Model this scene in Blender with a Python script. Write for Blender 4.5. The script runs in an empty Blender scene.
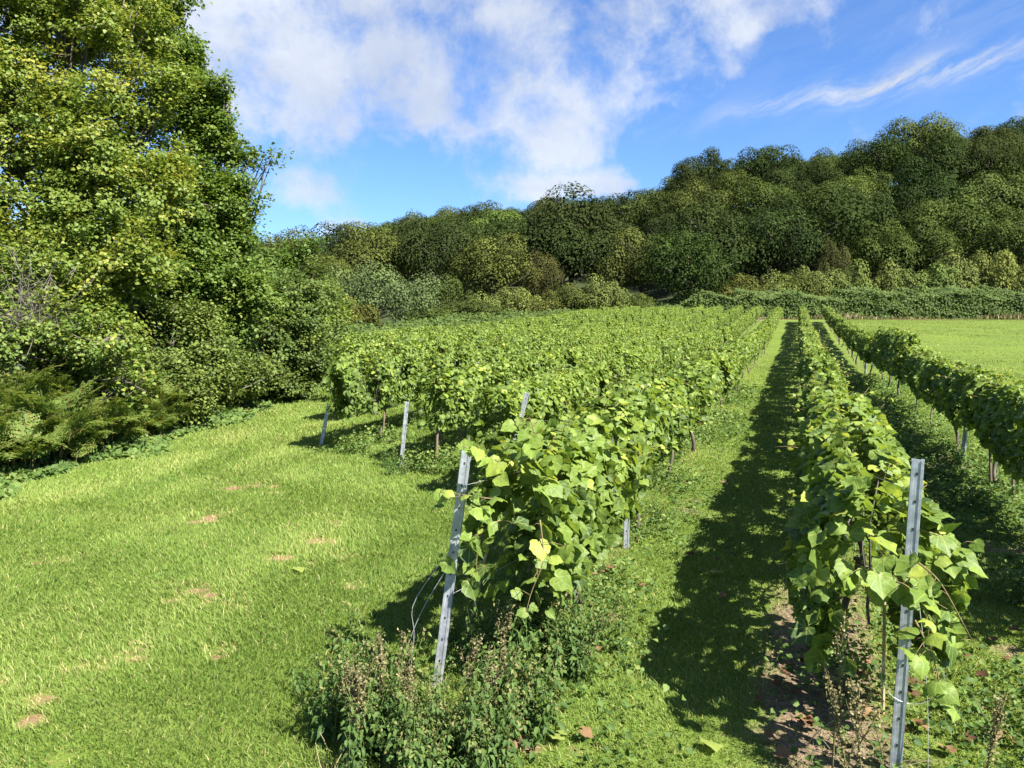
import bpy, math, random
import numpy as np
from mathutils import Matrix, Vector

SC = bpy.context.scene
COL = SC.collection
R = math.radians
rng = np.random.default_rng(7)
random.seed(7)

# ------------------------------------------------------------------ camera
FPX, CAMH = 770.0, 1.7
VX, VY = 797.0, 308.0                      # where the vine rows (world +Y) vanish
PITCH = math.atan((384 - VY) / FPX)
PSI = math.atan2((VX - 512) / FPX, math.cos(PITCH) + (384 - VY) / FPX * math.sin(PITCH))
FWD = np.array([-math.sin(PSI) * math.cos(PITCH), math.cos(PSI) * math.cos(PITCH), -math.sin(PITCH)])
RGT = np.array([math.cos(PSI), math.sin(PSI), 0.0])
UPV = np.cross(RGT, FWD)
EYE = np.array([0, 0, CAMH])
cd = bpy.data.cameras.new('camera')
cam = bpy.data.objects.new('camera', cd)
COL.objects.link(cam)
cd.sensor_width = 36.0
cd.lens = FPX / 1024 * 36.0
cd.clip_start = 0.05
cd.clip_end = 3000
cam.matrix_world = Matrix((
    (RGT[0], UPV[0], -FWD[0], EYE[0]), (RGT[1], UPV[1], -FWD[1], EYE[1]),
    (RGT[2], UPV[2], -FWD[2], EYE[2]), (0, 0, 0, 1)))
SC.camera = cam

# ------------------------------------------------------------------ light
SUN_EL = 48.0
SUN_DIR = np.array([0.93, -0.37, 0.0])     # horizontal direction towards the sun
SUN_DIR /= np.linalg.norm(SUN_DIR)
SUN = np.array([SUN_DIR[0] * math.cos(R(SUN_EL)), SUN_DIR[1] * math.cos(R(SUN_EL)), math.sin(R(SUN_EL))])
ld = bpy.data.lights.new('sun', 'SUN')
ld.energy = 5.0
ld.angle = R(0.53)
ld.color = (1.0, 0.95, 0.86)
so = bpy.data.objects.new('sun', ld)
so.rotation_euler = Vector(SUN).to_track_quat('Z', 'Y').to_euler()
COL.objects.link(so)
SC.view_settings.view_transform = 'Standard'
SC.view_settings.look = 'None'
SC.view_settings.exposure = 1.8
SC.view_settings.gamma = 1.0
SC.view_settings.use_curve_mapping = False
SC.cycles.max_bounces = 8
SC.cycles.diffuse_bounces = 4
SC.cycles.transmission_bounces = 4
SC.cycles.transparent_max_bounces = 4
SC.cycles.use_denoising = True


def pix_dir(x, y):
    d = FWD * FPX + RGT * (x - 512) + UPV * (384 - y)
    return d / np.linalg.norm(d)


class NT:
    """small node-tree writer"""
    def __init__(self, tree):
        self.t = tree
        tree.nodes.clear()

    def n(self, kind, **kw):
        nd = self.t.nodes.new(kind)
        for k, v in kw.items():
            setattr(nd, k, v)
        return nd

    def l(self, a, b):
        self.t.links.new(a, b)

    def math(self, op, a, b=None, c=None, clamp=False):
        nd = self.n('ShaderNodeMath', operation=op, use_clamp=clamp)
        for i, v in enumerate((a, b, c)):
            if v is None:
                continue
            if isinstance(v, (int, float)):
                nd.inputs[i].default_value = v
            else:
                self.l(v, nd.inputs[i])
        return nd.outputs[0]

    def vmath(self, op, a, b=None):
        nd = self.n('ShaderNodeVectorMath', operation=op)
        for i, v in enumerate((a, b)):
            if v is None:
                continue
            if isinstance(v, (tuple, list, np.ndarray)):
                nd.inputs[i].default_value = tuple(float(q) for q in v)
            else:
                self.l(v, nd.inputs[i])
        return nd

    def mix(self, fac, a, b, blend='MIX'):
        nd = self.n('ShaderNodeMix', data_type='RGBA', blend_type=blend)
        for sock, v in ((nd.inputs[0], fac), (nd.inputs[6], a), (nd.inputs[7], b)):
            if isinstance(v, (int, float)):
                sock.default_value = v
            elif isinstance(v, tuple):
                sock.default_value = v if len(v) == 4 else v + (1,)
            else:
                self.l(v, sock)
        return nd.outputs[2]

    def ramp(self, fac, stops):
        nd = self.n('ShaderNodeValToRGB')
        e = nd.color_ramp.elements
        while len(e) < len(stops):
            e.new(0.5)
        for el, (p, c) in zip(e, stops):
            el.position = p
            el.color = c if len(c) == 4 else tuple(c) + (1,)
        self.l(fac, nd.inputs[0])
        return nd.outputs[0]

    def noise(self, vec, scale, detail=4, rough=0.55, dist=0.0):
        nd = self.n('ShaderNodeTexNoise')
        nd.inputs['Scale'].default_value = scale
        nd.inputs['Detail'].default_value = detail
        nd.inputs['Roughness'].default_value = rough
        nd.inputs['Distortion'].default_value = dist
        if vec is not None:
            self.l(vec, nd.inputs['Vector'])
        return nd.outputs['Fac']

    def smooth(self, v, lo, hi):
        nd = self.n('ShaderNodeMapRange', interpolation_type='SMOOTHSTEP')
        nd.inputs[1].default_value = lo
        nd.inputs[2].default_value = hi
        self.l(v, nd.inputs[0])
        return nd.outputs[0]


def build_world():
    w = bpy.data.worlds.new('World')
    SC.world = w
    w.use_nodes = True
    t = NT(w.node_tree)
    sky = t.n('ShaderNodeTexSky', sky_type='NISHITA', sun_disc=False)
    sky.sun_elevation = R(SUN_EL)
    sky.sun_rotation = math.atan2(SUN_DIR[0], SUN_DIR[1])
    sky.altitude = 60
    sky.air_density = 1.0
    sky.dust_density = 0.35
    sky.ozone_density = 2.6
    co = t.n('ShaderNodeTexCoord').outputs['Generated']
    d = t.vmath('NORMALIZE', co).outputs[0]
    # warp the direction a little so cloud outlines are irregular
    wn = t.n('ShaderNodeTexNoise')
    wn.inputs['Scale'].default_value = 4.5
    wn.inputs['Detail'].default_value = 6
    wn.inputs['Roughness'].default_value = 0.62
    t.l(d, wn.inputs['Vector'])
    off = t.vmath('SUBTRACT', wn.outputs['Color'], (0.5, 0.5, 0.5)).outputs[0]
    sc = t.n('ShaderNodeVectorMath', operation='SCALE')
    t.l(off, sc.inputs[0])
    sc.inputs['Scale'].default_value = 0.20
    dw = t.vmath('NORMALIZE', t.vmath('ADD', d, sc.outputs[0]).outputs[0]).outputs[0]
    # cloud banks: directions, half widths (along, across), strength
    banks = [(235, 40, 0.15, 0.085, 0.95), (400, 45, 0.15, 0.085, 0.9), (560, 20, 0.18, 0.07, 0.95), (715, 10, 0.13, 0.055, 0.95),
             (300, 112, 0.09, 0.05, 0.75), (390, 120, 0.06, 0.035, 0.6), (480, 105, 0.09, 0.045, 0.6), (560, 130, 0.06, 0.03, 0.55), (640, 95, 0.06, 0.03, 0.6),
             (705, 100, 0.05, 0.025, 0.85), (300, 185, 0.06, 0.025, 0.75), (338, 222, 0.045, 0.02, 0.8), (552, 180, 0.05, 0.02, 1.2), (612, 188, 0.04, 0.016, 0.9),
             (240, -160, 0.5, 0.16, 0.8), (800, -250, 0.4, 0.16, 0.5), (-300, 150, 0.35, 0.18, 0.8), (1500, 60, 0.3, 0.1, 0.6)]
    tot = None
    for (px, py, sa, sb, st) in banks:
        c = pix_dir(px, py)
        rt = np.cross(c, (0, 0, 1.0))
        rt /= np.linalg.norm(rt)
        up = np.cross(rt, c)
        a = t.vmath('DOT_PRODUCT', dw, rt / sa).outputs['Value']
        b = t.vmath('DOT_PRODUCT', dw, up / sb).outputs['Value']
        f = t.vmath('DOT_PRODUCT', dw, c).outputs['Value']
        q = t.math('ADD', t.math('MULTIPLY', a, a), t.math('MULTIPLY', b, b))
        g = t.math('POWER', 2.718, t.math('MULTIPLY', q, -1.0))
        g = t.math('MULTIPLY', g, t.math('MULTIPLY', t.math('GREATER_THAN', f, 0.0), st))
        tot = g if tot is None else t.math('ADD', tot, g)
    # broad unseen cloud overhead and behind the viewer, added to fill the shadows
    for vec, sa, st in (((0.1, 0.0, 1.0), 0.45, 0.9), ((0.2, -1.0, 0.5), 0.6, 0.9), ((1.0, -0.2, 0.35), 0.3, 0.5)):
        vv = np.array(vec) / np.linalg.norm(vec)
        f = t.vmath('DOT_PRODUCT', dw, vv).outputs['Value']
        g = t.math('POWER', 2.718, t.math('MULTIPLY', t.math('SUBTRACT', 1.0, f), -2.0 / sa ** 2))
        tot = t.math('ADD', tot, t.math('MULTIPLY', g, st))
    tot = t.math('MINIMUM', tot, 0.82)
    n1 = t.noise(d, 10.0, 9, 0.64, 0.2)
    n2 = t.noise(dw, 3.2, 5, 0.55)
    dens = t.math('ADD', t.math('MULTIPLY', tot, 1.0), t.math('MULTIPLY', t.math('SUBTRACT', n1, 0.5), 2.6))
    dens = t.math('ADD', dens, t.math('MULTIPLY', t.math('SUBTRACT', n2, 0.5), 2.4))
    dens = t.smooth(dens, 0.28, 1.25)
    # cirrus streaks over the hill: noise stretched along one direction
    c0, c1 = pix_dir(775, 106), pix_dir(1030, 40)
    ax = c1 - c0
    ax /= np.linalg.norm(ax)
    cc = pix_dir(905, 72)
    ax -= cc * ax.dot(cc)
    ax /= np.linalg.norm(ax)
    ay = np.cross(cc, ax)
    wz = t.n('ShaderNodeVectorMath', operation='SCALE')
    t.l(off, wz.inputs[0])
    wz.inputs['Scale'].default_value = 0.07
    d2 = t.vmath('ADD', d, wz.outputs[0]).outputs[0]
    u = t.vmath('DOT_PRODUCT', d2, ax).outputs['Value']
    v = t.vmath('DOT_PRODUCT', d2, ay).outputs['Value']
    cmb = t.n('ShaderNodeCombineXYZ')
    t.l(t.math('MULTIPLY', u, 7.0), cmb.inputs[0])
    t.l(t.math('ADD', t.math('MULTIPLY', v, 42.0), t.math('MULTIPLY', u, 9.0)), cmb.inputs[1])
    cn = t.noise(cmb.outputs[0], 1.0, 7, 0.62, 0.4)
    q = t.math('ADD', t.math('POWER', t.math('MULTIPLY', u, 1 / 0.17), 2.0), t.math('POWER', t.math('MULTIPLY', v, 1 / 0.012), 2.0))
    band = t.math('POWER', 2.718, t.math('MULTIPLY', q, -1.0))
    q2 = t.math('ADD', t.math('POWER', t.math('MULTIPLY', t.math('SUBTRACT', u, 0.05), 1 / 0.22), 2.0),
                t.math('POWER', t.math('MULTIPLY', t.math('SUBTRACT', v, -0.03), 1 / 0.06), 2.0))
    band2 = t.math('MULTIPLY', t.math('POWER', 2.718, t.math('MULTIPLY', q2, -1.0)), 0.14)
    fr = t.math('GREATER_THAN', t.vmath('DOT_PRODUCT', d, cc).outputs['Value'], 0.0)
    cir = t.math('MULTIPLY', t.math('MULTIPLY', t.math('ADD', band, band2), fr), t.smooth(cn, 0.36, 0.62))
    alpha = t.math('MAXIMUM', t.math('MULTIPLY', dens, 0.86), t.math('MULTIPLY', cir, 0.95))
    # cloud brightness varies with its own fine texture
    n3 = t.noise(dw, 5.0, 6, 0.6)
    ccol = t.mix(t.smooth(n3, 0.3, 0.72), (3.1, 3.4, 4.0), (4.6, 4.8, 5.05))
    blue = t.mix(1.0, sky.outputs[0], (0.49, 0.69, 1.0, 1), 'MULTIPLY')
    col = t.mix(alpha, blue, ccol)
    bg = t.n('ShaderNodeBackground')
    bg.inputs['Strength'].default_value = 0.06
    t.l(col, bg.inputs['Color'])
    out = t.n('ShaderNodeOutputWorld')
    t.l(bg.outputs[0], out.inputs['Surface'])


build_world()

# ------------------------------------------------------------------ helpers


def smoothstep(a, b, x):
    t = np.clip((np.asarray(x, float) - a) / (b - a), 0, 1)
    return t * t * (3 - 2 * t)


def _hash(ix, iy, seed):
    h = (ix.astype(np.int64) * 374761393 + iy.astype(np.int64) * 668265263 + seed * 1442695041) & 0xffffffff
    h = ((h ^ (h >> 13)) * 1274126177) & 0xffffffff
    return ((h ^ (h >> 16)) & 0xffff) / 65535.0


def vnoise(x, y, seed=0, octaves=3):
    x = np.asarray(x, float)
    y = np.asarray(y, float)
    tot = np.zeros(np.broadcast(x, y).shape)
    amp, norm = 1.0, 0.0
    for o in range(octaves):
        ix, iy = np.floor(x), np.floor(y)
        fx, fy = x - ix, y - iy
        fx, fy = fx * fx * (3 - 2 * fx), fy * fy * (3 - 2 * fy)
        s = seed + o * 17
        a = _hash(ix, iy, s) * (1 - fx) + _hash(ix + 1, iy, s) * fx
        b = _hash(ix, iy + 1, s) * (1 - fx) + _hash(ix + 1, iy + 1, s) * fx
        tot += amp * (a * (1 - fy) + b * fy)
        norm += amp
        amp *= 0.5
        x, y = x * 2.03 + 11.3, y * 2.03 + 5.7
    return tot / norm


CP, SP = math.cos(PSI), math.sin(PSI)
# hill: height of the tree line over the valley, along the bearing q (sideways / forward)
_hx = np.array([-900, 100, 320, 350, 400, 450, 500, 560, 600, 640, 665, 690, 740, 800, 860, 910, 960, 1024, 1400, 2400])
_hy = np.array([275, 270, 262, 243, 221, 206, 203, 199, 202, 203, 182, 162, 155, 150, 144, 128, 124, 122, 128, 190])
_HQ = (_hx - 512) / FPX
_HE = (VY - _hy) / FPX
_R1 = np.interp(_hx, [-900, 320, 600, 690, 1024, 2400], [150, 150, 145, 118, 122, 130])
_R0 = np.interp(_hx, [-900, 320, 600, 690, 1024, 2400], [66, 66, 68, 64, 63, 63])


def zg(x, y):
    """ground height"""
    x = np.asarray(x, float)
    y = np.asarray(y, float)
    dv = -x * SP + y * CP
    u = x * CP + y * SP
    q = u / np.maximum(dv, 8.0)
    z = 0.85 * smoothstep(24, 58, dv)
    r1 = np.interp(q, _HQ, _R1)
    r0 = np.interp(q, _HQ, _R0)
    hz = np.maximum(r1 * np.interp(q, _HQ, _HE) + CAMH - 9.2, 3)
    t = np.clip((dv - r0) / (r1 - r0), 0, 1)
    z = z + hz * (0.35 * t + 0.65 * t * t * (3 - 2 * t))
    # a low bank under the left hand hedge, gentle unevenness
    z = z + 0.05 * (vnoise(x * 0.35, y * 0.35, 3, 2) - 0.5) * smoothstep(2, 6, np.hypot(x, y))
    return z


def zg1(x, y):
    return float(zg(np.array([x]), np.array([y]))[0])


def at(px, py, z=0.0):
    """point on the plane z seen at a pixel of the photograph"""
    d = pix_dir(px, py)
    return EYE + d * ((z - CAMH) / d[2])


def at_d(px, py, depth):
    d = FWD + RGT * ((px - 512) / FPX) + UPV * ((384 - py) / FPX)
    return EYE + d * depth


def link_mesh(name, me, mats=(), parent=None):
    o = bpy.data.objects.new(name, me)
    COL.objects.link(o)
    for m in (mats if isinstance(mats, (list, tuple)) else [mats]):
        me.materials.append(m)
    if parent is not None:
        o.parent = parent
    return o


def tag(o, label=None, cat=None, group=None, kind=None):
    if label:
        o['label'] = label
    if cat:
        o['category'] = cat
    if group:
        o['group'] = group
    if kind:
        o['kind'] = kind
    return o


def thing(name, label, cat, loc=(0, 0, 0), rotz=0.0, group=None, scale=1.0):
    o = bpy.data.objects.new(name, None)
    o.empty_display_size = 0.1
    COL.objects.link(o)
    o.location = tuple(float(v) for v in loc)
    o.rotation_euler = (0, 0, rotz)
    o.scale = (scale,) * 3 if isinstance(scale, (int, float)) else tuple(scale)
    return tag(o, label, cat, group)


def dup(root, loc, rotz=0.0, label=None, group=None, scale=None, color=None, lean=(0, 0)):
    r = root.copy()
    COL.objects.link(r)
    r.location = tuple(float(v) for v in loc)
    r.rotation_euler = (lean[0], lean[1], rotz)
    if scale is not None:
        r.scale = (scale,) * 3 if isinstance(scale, (int, float)) else tuple(scale)
    if label:
        r['label'] = label
    if group:
        r['group'] = group
    if color:
        r.color = color
    for ch in list(root.children):
        c = ch.copy()
        COL.objects.link(c)
        c.parent = r
        if color:
            c.color = color
        for g in list(ch.children):
            d = g.copy()
            COL.objects.link(d)
            d.parent = c
    return r


class MB:
    """collects tubes, boxes and leaves; build() links ONE mesh object"""
    def __init__(self):
        self.v, self.f, self.nv = [], [], 0
        self.mi, self.tint = [], []

    def add(self, verts, faces, mi=0, tint=0.5):
        verts = np.asarray(verts, float)
        self.v.append(verts)
        for f in faces:
            self.f.append([i + self.nv for i in f])
            self.mi.append(mi)
            self.tint.append(tint)
        self.nv += len(verts)

    def tube(self, pts, radii, sides=6, mi=0, tint=0.5, cap=True):
        pts = np.asarray(pts, float)
        n = len(pts)
        radii = np.broadcast_to(np.asarray(radii, float), (n,))
        tang = np.gradient(pts, axis=0)
        tang /= np.maximum(np.linalg.norm(tang, axis=1, keepdims=True), 1e-9)
        ref = np.array([0.31, 0.77, 0.55])
        vs = []
        for i in range(n):
            a = np.cross(tang[i], ref)
            a /= max(np.linalg.norm(a), 1e-9)
            b = np.cross(tang[i], a)
            for k in range(sides):
                th = 2 * math.pi * k / sides
                vs.append(pts[i] + radii[i] * (math.cos(th) * a + math.sin(th) * b))
        fs = []
        for i in range(n - 1):
            for k in range(sides):
                k2 = (k + 1) % sides
                fs.append([i * sides + k, i * sides + k2, (i + 1) * sides + k2, (i + 1) * sides + k])
        if cap:
            fs.append(list(range(sides))[::-1])
            fs.append([(n - 1) * sides + k for k in range(sides)])
        self.add(vs, fs, mi, tint)

    def box(self, c, h, mi=0, tint=0.5, ax=None):
        ax = np.eye(3) if ax is None else np.asarray(ax, float)
        vs = [np.asarray(c, float) + sx * h[0] * ax[0] + sy * h[1] * ax[1] + sz * h[2] * ax[2]
              for sx in (-1, 1) for sy in (-1, 1) for sz in (-1, 1)]
        fs = [[0, 1, 3, 2], [4, 6, 7, 5], [0, 4, 5, 1], [2, 3, 7, 6], [0, 2, 6, 4], [1, 5, 7, 3]]
        self.add(vs, fs, mi, tint)

    def mesh(self, name, smooth=False):
        me = bpy.data.meshes.new(name)
        me.from_pydata([tuple(p) for p in np.concatenate(self.v)], [], self.f)
        me.polygons.foreach_set('material_index', self.mi)
        a = me.attributes.new('tint', 'FLOAT', 'FACE')
        a.data.foreach_set('value', np.asarray(self.tint, np.float32))
        if smooth:
            me.polygons.foreach_set('use_smooth', [True] * len(self.f))
        me.update()
        return me

    def build(self, name, mats, parent=None, smooth=False):
        return link_mesh(name, self.mesh(name, smooth), mats, parent)


def arrays_mesh(name, V, loops, sizes, tint, mi=None, smooth=False):
    me = bpy.data.meshes.new(name)
    V = np.ascontiguousarray(V, np.float32)
    me.vertices.add(len(V))
    me.vertices.foreach_set('co', V.ravel())
    me.loops.add(len(loops))
    me.loops.foreach_set('vertex_index', np.ascontiguousarray(loops, np.int32))
    me.polygons.add(len(sizes))
    starts = np.concatenate([[0], np.cumsum(sizes)[:-1]]).astype(np.int32)
    me.polygons.foreach_set('loop_start', starts)
    me.polygons.foreach_set('loop_total', np.ascontiguousarray(sizes, np.int32))
    if mi is not None:
        me.polygons.foreach_set('material_index', np.ascontiguousarray(mi, np.int32))
    if smooth:
        me.polygons.foreach_set('use_smooth', np.ones(len(sizes), bool))
    a = me.attributes.new('tint', 'FLOAT', 'FACE')
    a.data.foreach_set('value', np.ascontiguousarray(tint, np.float32))
    me.update(calc_edges=True)
    return me


class LeafT:
    def __init__(self, verts, faces):
        self.v = np.asarray(verts, float)
        self.f = faces
        self.loops = np.array([i for f in faces for i in f])
        self.sizes = np.array([len(f) for f in faces])


def vine_leaf(fold=0.16, cup=-0.42, wave=0.05, wid=1.0):
    half = [(0.07, -0.11), (0.28, -0.17), (0.46, -0.04), (0.475, 0.13), (0.56, 0.33), (0.465, 0.47), (0.41, 0.63), (0.21, 0.77)]
    out = [(0.0, 0.02)] + half + [(0.0, 1.0)] + [(-x, y) for x, y in half[::-1]]
    vs = [(0, 0.36, 0.0)]
    for x, y in out:
        r = math.hypot(x, y - 0.36)
        vs.append((x * wid, y, fold * abs(x) + cup * r * r + wave * math.sin(11 * x + 7 * y + fold * 20)))
    n = len(out)
    return LeafT(vs, [[0, 1 + i, 1 + (i + 1) % n] for i in range(n)])


def oval_leaf(w=0.5, fold=0.16, droop=0.18):
    vs = [(0, 0, 0), (w * 0.8, 0.35, fold), (w * 0.75, 0.65, fold - droop * .4), (0, 1.0, -droop), (-w * 0.75, 0.65, fold - droop * .4), (-w * 0.8, 0.35, fold),
          (0, 0.5, 0.0)]
    return LeafT(vs, [[0, 1, 2, 6], [6, 2, 3], [0, 6, 4, 5], [6, 3, 4]])


def quad_leaf(w=0.45):
    return LeafT([(0, 0, 0), (w, 0.5, 0.12), (0, 1, 0), (-w, 0.5, 0.12)], [[0, 1, 2, 3]])


VINE_T, OVAL_T, QUAD_T = vine_leaf(), oval_leaf(), quad_leaf()
VINE_V = [VINE_T, vine_leaf(0.42, -0.25, 0.07), vine_leaf(-0.12, -0.8, 0.06), vine_leaf(0.3, 0.35, 0.08, 0.86)]
NARROW_T = oval_leaf(0.2, 0.06, 0.3)
NETTLE_T = oval_leaf(0.29, 0.12, 0.45)


def unit(a):
    return a / np.maximum(np.linalg.norm(a, axis=-1, keepdims=True), 1e-9)


def leaves(T, P, N, D, S, tint):
    """arrays for a leaf T at every P, face normal N, tip direction D, size S"""
    N = unit(N)
    D = unit(D - N * (D * N).sum(1, keepdims=True))
    X = np.cross(D, N)
    k = len(T.v)
    B = np.stack([X, D, N], 1)                                     # n,3,3
    V = P[:, None, :] + np.einsum('kc,ncd->nkd', T.v, B) * S[:, None, None]
    n = len(P)
    loops = (T.loops[None, :] + (np.arange(n) * k)[:, None]).ravel()
    sizes = np.tile(T.sizes, n)
    tt = np.repeat(tint, len(T.f))
    return V.reshape(-1, 3), loops, sizes, tt


def leaf_coords(me, co):
    a = me.attributes.new('leafco', 'FLOAT_VECTOR', 'POINT')
    full = np.full((len(me.vertices), 3), 9.0, np.float32)
    full[:len(co)] = co
    a.data.foreach_set('vector', full.ravel())


def join_arrays(parts):
    V, L, S, T, off = [], [], [], [], 0
    for v, l, s, t in parts:
        V.append(v)
        L.append(l + off)
        S.append(s)
        T.append(t)
        off += len(v)
    return np.concatenate(V), np.concatenate(L), np.concatenate(S), np.concatenate(T)


# ------------------------------------------------------------------ materials


def leaf_mat(name, stops, trans=0.35, rough=0.5, spec=0.3, tr_gain=1.7, objcol=False, bump=False):
    m = bpy.data.materials.new(name)
    m.use_nodes = True
    t = NT(m.node_tree)
    at_ = t.n('ShaderNodeAttribute', attribute_name='tint')
    col = t.ramp(at_.outputs['Fac'], stops)
    if objcol:
        oi = t.n('ShaderNodeObjectInfo')
        col = t.mix(1.0, col, oi.outputs['Color'], 'MULTIPLY')
    if bump:
        tc = t.n('ShaderNodeTexCoord').outputs['Object']
        nz = t.noise(tc, 38.0, 4, 0.65)
        col = t.mix(t.smooth(nz, 0.35, 0.7), col, t.mix(1.0, col, (1.45, 1.3, 1.1, 1), 'MULTIPLY'))
        la = t.n('ShaderNodeAttribute', attribute_name='leafco')
        sp = t.n('ShaderNodeSeparateXYZ')
        t.l(la.outputs['Vector'], sp.inputs[0])
        ang = t.math('ABSOLUTE', t.math('ARCTAN2', sp.outputs[0], sp.outputs[1]))
        rad = t.math('SQRT', t.math('ADD', t.math('MULTIPLY', sp.outputs[0], sp.outputs[0]), t.math('MULTIPLY', sp.outputs[1], sp.outputs[1])))
        vein = None
        for a0 in (0.0, 0.62, 1.25, 2.0):
            q = t.math('MULTIPLY', t.math('ABSOLUTE', t.math('SUBTRACT', ang, a0)), rad)
            vein = q if vein is None else t.math('MINIMUM', vein, q)
        # side veins leaving the main ones
        sv = t.math('ABSOLUTE', t.math('SINE', t.math('MULTIPLY', t.math('SUBTRACT', rad, t.math('MULTIPLY', vein, 0.9)), 22.0)))
        sv = t.math('MULTIPLY', t.math('SUBTRACT', 1.0, t.smooth(sv, 0.0, 0.28)), 0.4)
        vm = t.math('MAXIMUM', t.math('SUBTRACT', 1.0, t.smooth(vein, 0.008, 0.034)), sv)
        col = t.mix(t.math('MULTIPLY', vm, 0.55), col, (0.27, 0.32, 0.09))
        nb = t.noise(tc, 17.0, 5, 0.7)
        col = t.mix(t.math('MULTIPLY', t.smooth(nb, 0.66, 0.74), 0.7), col, (0.22, 0.15, 0.06))
    p = t.n('ShaderNodeBsdfPrincipled')
    if bump:
        bn = t.n('ShaderNodeBump')
        bn.inputs['Strength'].default_value = 0.5
        bn.inputs['Distance'].default_value = 0.006
        t.l(nz, bn.inputs['Height'])
        t.l(bn.outputs[0], p.inputs['Normal'])
    p.inputs['Roughness'].default_value = rough
    p.inputs['Specular IOR Level'].default_value = spec
    t.l(col, p.inputs['Base Color'])
    tr = t.n('ShaderNodeBsdfTranslucent')
    g = t.mix(1.0, col, (tr_gain, tr_gain * 0.95, tr_gain * 0.55, 1), 'MULTIPLY')
    t.l(g, tr.inputs['Color'])
    mx = t.n('ShaderNodeMixShader')
    mx.inputs[0].default_value = trans
    t.l(p.outputs[0], mx.inputs[1])
    t.l(tr.outputs[0], mx.inputs[2])
    out = t.n('ShaderNodeOutputMaterial')
    t.l(mx.outputs[0], out.inputs['Surface'])
    return m


def plain_mat(name, a, b, scale=20.0, rough=0.8, metal=0.0, spec=0.3, bump=0.0, stretch=(1, 1, 1), detail=5):
    m = bpy.data.materials.new(name)
    m.use_nodes = True
    t = NT(m.node_tree)
    tc = t.n('ShaderNodeTexCoord').outputs['Object']
    mp = t.n('ShaderNodeMapping')
    mp.inputs['Scale'].default_value = stretch
    t.l(tc, mp.inputs['Vector'])
    nz = t.noise(mp.outputs[0], scale, detail, 0.6)
    col = t.mix(t.smooth(nz, 0.3, 0.7), tuple(a), tuple(b))
    p = t.n('ShaderNodeBsdfPrincipled')
    p.inputs['Metallic'].default_value = metal
    p.inputs['Specular IOR Level'].default_value = spec
    t.l(col, p.inputs['Base Color'])
    rr = t.math('ADD', t.math('MULTIPLY', t.math('SUBTRACT', nz, 0.5), 0.3), rough, clamp=True)
    t.l(rr, p.inputs['Roughness'])
    if bump:
        bn = t.n('ShaderNodeBump')
        bn.inputs['Strength'].default_value = bump
        bn.inputs['Distance'].default_value = 0.01
        t.l(nz, bn.inputs['Height'])
        t.l(bn.outputs[0], p.inputs['Normal'])
    out = t.n('ShaderNodeOutputMaterial')
    t.l(p.outputs[0], out.inputs['Surface'])
    return m


M = {}
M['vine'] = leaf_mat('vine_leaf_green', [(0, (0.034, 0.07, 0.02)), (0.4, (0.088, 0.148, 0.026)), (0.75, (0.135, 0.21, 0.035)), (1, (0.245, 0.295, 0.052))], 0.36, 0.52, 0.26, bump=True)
M['grass'] = leaf_mat('grass_blade', [(0, (0.08, 0.138, 0.024)), (0.5, (0.17, 0.252, 0.05)), (0.85, (0.265, 0.328, 0.088)), (1, (0.44, 0.37, 0.18))], 0.38, 0.6, 0.15, 1.35)
M['meadow'] = leaf_mat('meadow_blade', [(0, (0.085, 0.125, 0.026)), (0.5, (0.15, 0.2, 0.042)), (1, (0.24, 0.27, 0.08))], 0.35, 0.6, 0.15, 1.3)
M['weed'] = leaf_mat('weed_leaf', [(0, (0.04, 0.08, 0.02)), (0.6, (0.095, 0.155, 0.036)), (0.9, (0.17, 0.22, 0.055)), (1, (0.17, 0.145, 0.065))], 0.3, 0.6, 0.18)
M['treel'] = leaf_mat('tree_leaf_yellowgreen', [(0, (0.04, 0.075, 0.014)), (0.5, (0.088, 0.145, 0.024)), (0.9, (0.155, 0.20, 0.034)), (1, (0.24, 0.25, 0.04))], 0.33, 0.5, 0.3)
M['treed'] = leaf_mat('tree_leaf_dark', [(0, (0.028, 0.052, 0.014)), (0.6, (0.075, 0.115, 0.026)), (1, (0.16, 0.2, 0.04))], 0.3, 0.55, 0.22)
M['bramble'] = leaf_mat('bramble_leaf', [(0, (0.035, 0.06, 0.016)), (0.5, (0.075, 0.115, 0.028)), (1, (0.15, 0.18, 0.05))], 0.28, 0.65, 0.12)
M['wood'] = leaf_mat('woodland_leaf', [(0, (0.30, 0.34, 0.3)), (0.5, (0.66, 0.68, 0.6)), (1, (1.2, 1.15, 0.9))], 0.14, 0.8, 0.05, 1.4, objcol=True)
M['fern'] = leaf_mat('bracken_green', [(0, (0.04, 0.075, 0.018)), (0.6, (0.114, 0.172, 0.035)), (0.9, (0.165, 0.205, 0.045)), (1, (0.22, 0.15, 0.06))], 0.4, 0.6, 0.15)
M['dry'] = leaf_mat('dry_plant', [(0, (0.055, 0.055, 0.024)), (0.5, (0.13, 0.118, 0.052)), (1, (0.32, 0.28, 0.15))], 0.15, 0.8, 0.1, 1.2)
M['deadleaf'] = leaf_mat('fallen_leaf_brown', [(0, (0.06, 0.032, 0.02)), (0.5, (0.13, 0.072, 0.036)), (1, (0.23, 0.15, 0.08))], 0.1, 0.8, 0.08, 1.2)
M['bark'] = plain_mat('bark', (0.05, 0.043, 0.034), (0.13, 0.112, 0.09), 14, 0.9, bump=0.8, stretch=(1, 1, 0.3))
M['twig'] = plain_mat('grey_twig', (0.12, 0.10, 0.085), (0.26, 0.23, 0.2), 30, 0.9)
M['cane'] = plain_mat('bamboo', (0.30, 0.22, 0.11), (0.48, 0.38, 0.22), 9, 0.6, stretch=(1, 1, 3))
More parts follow.
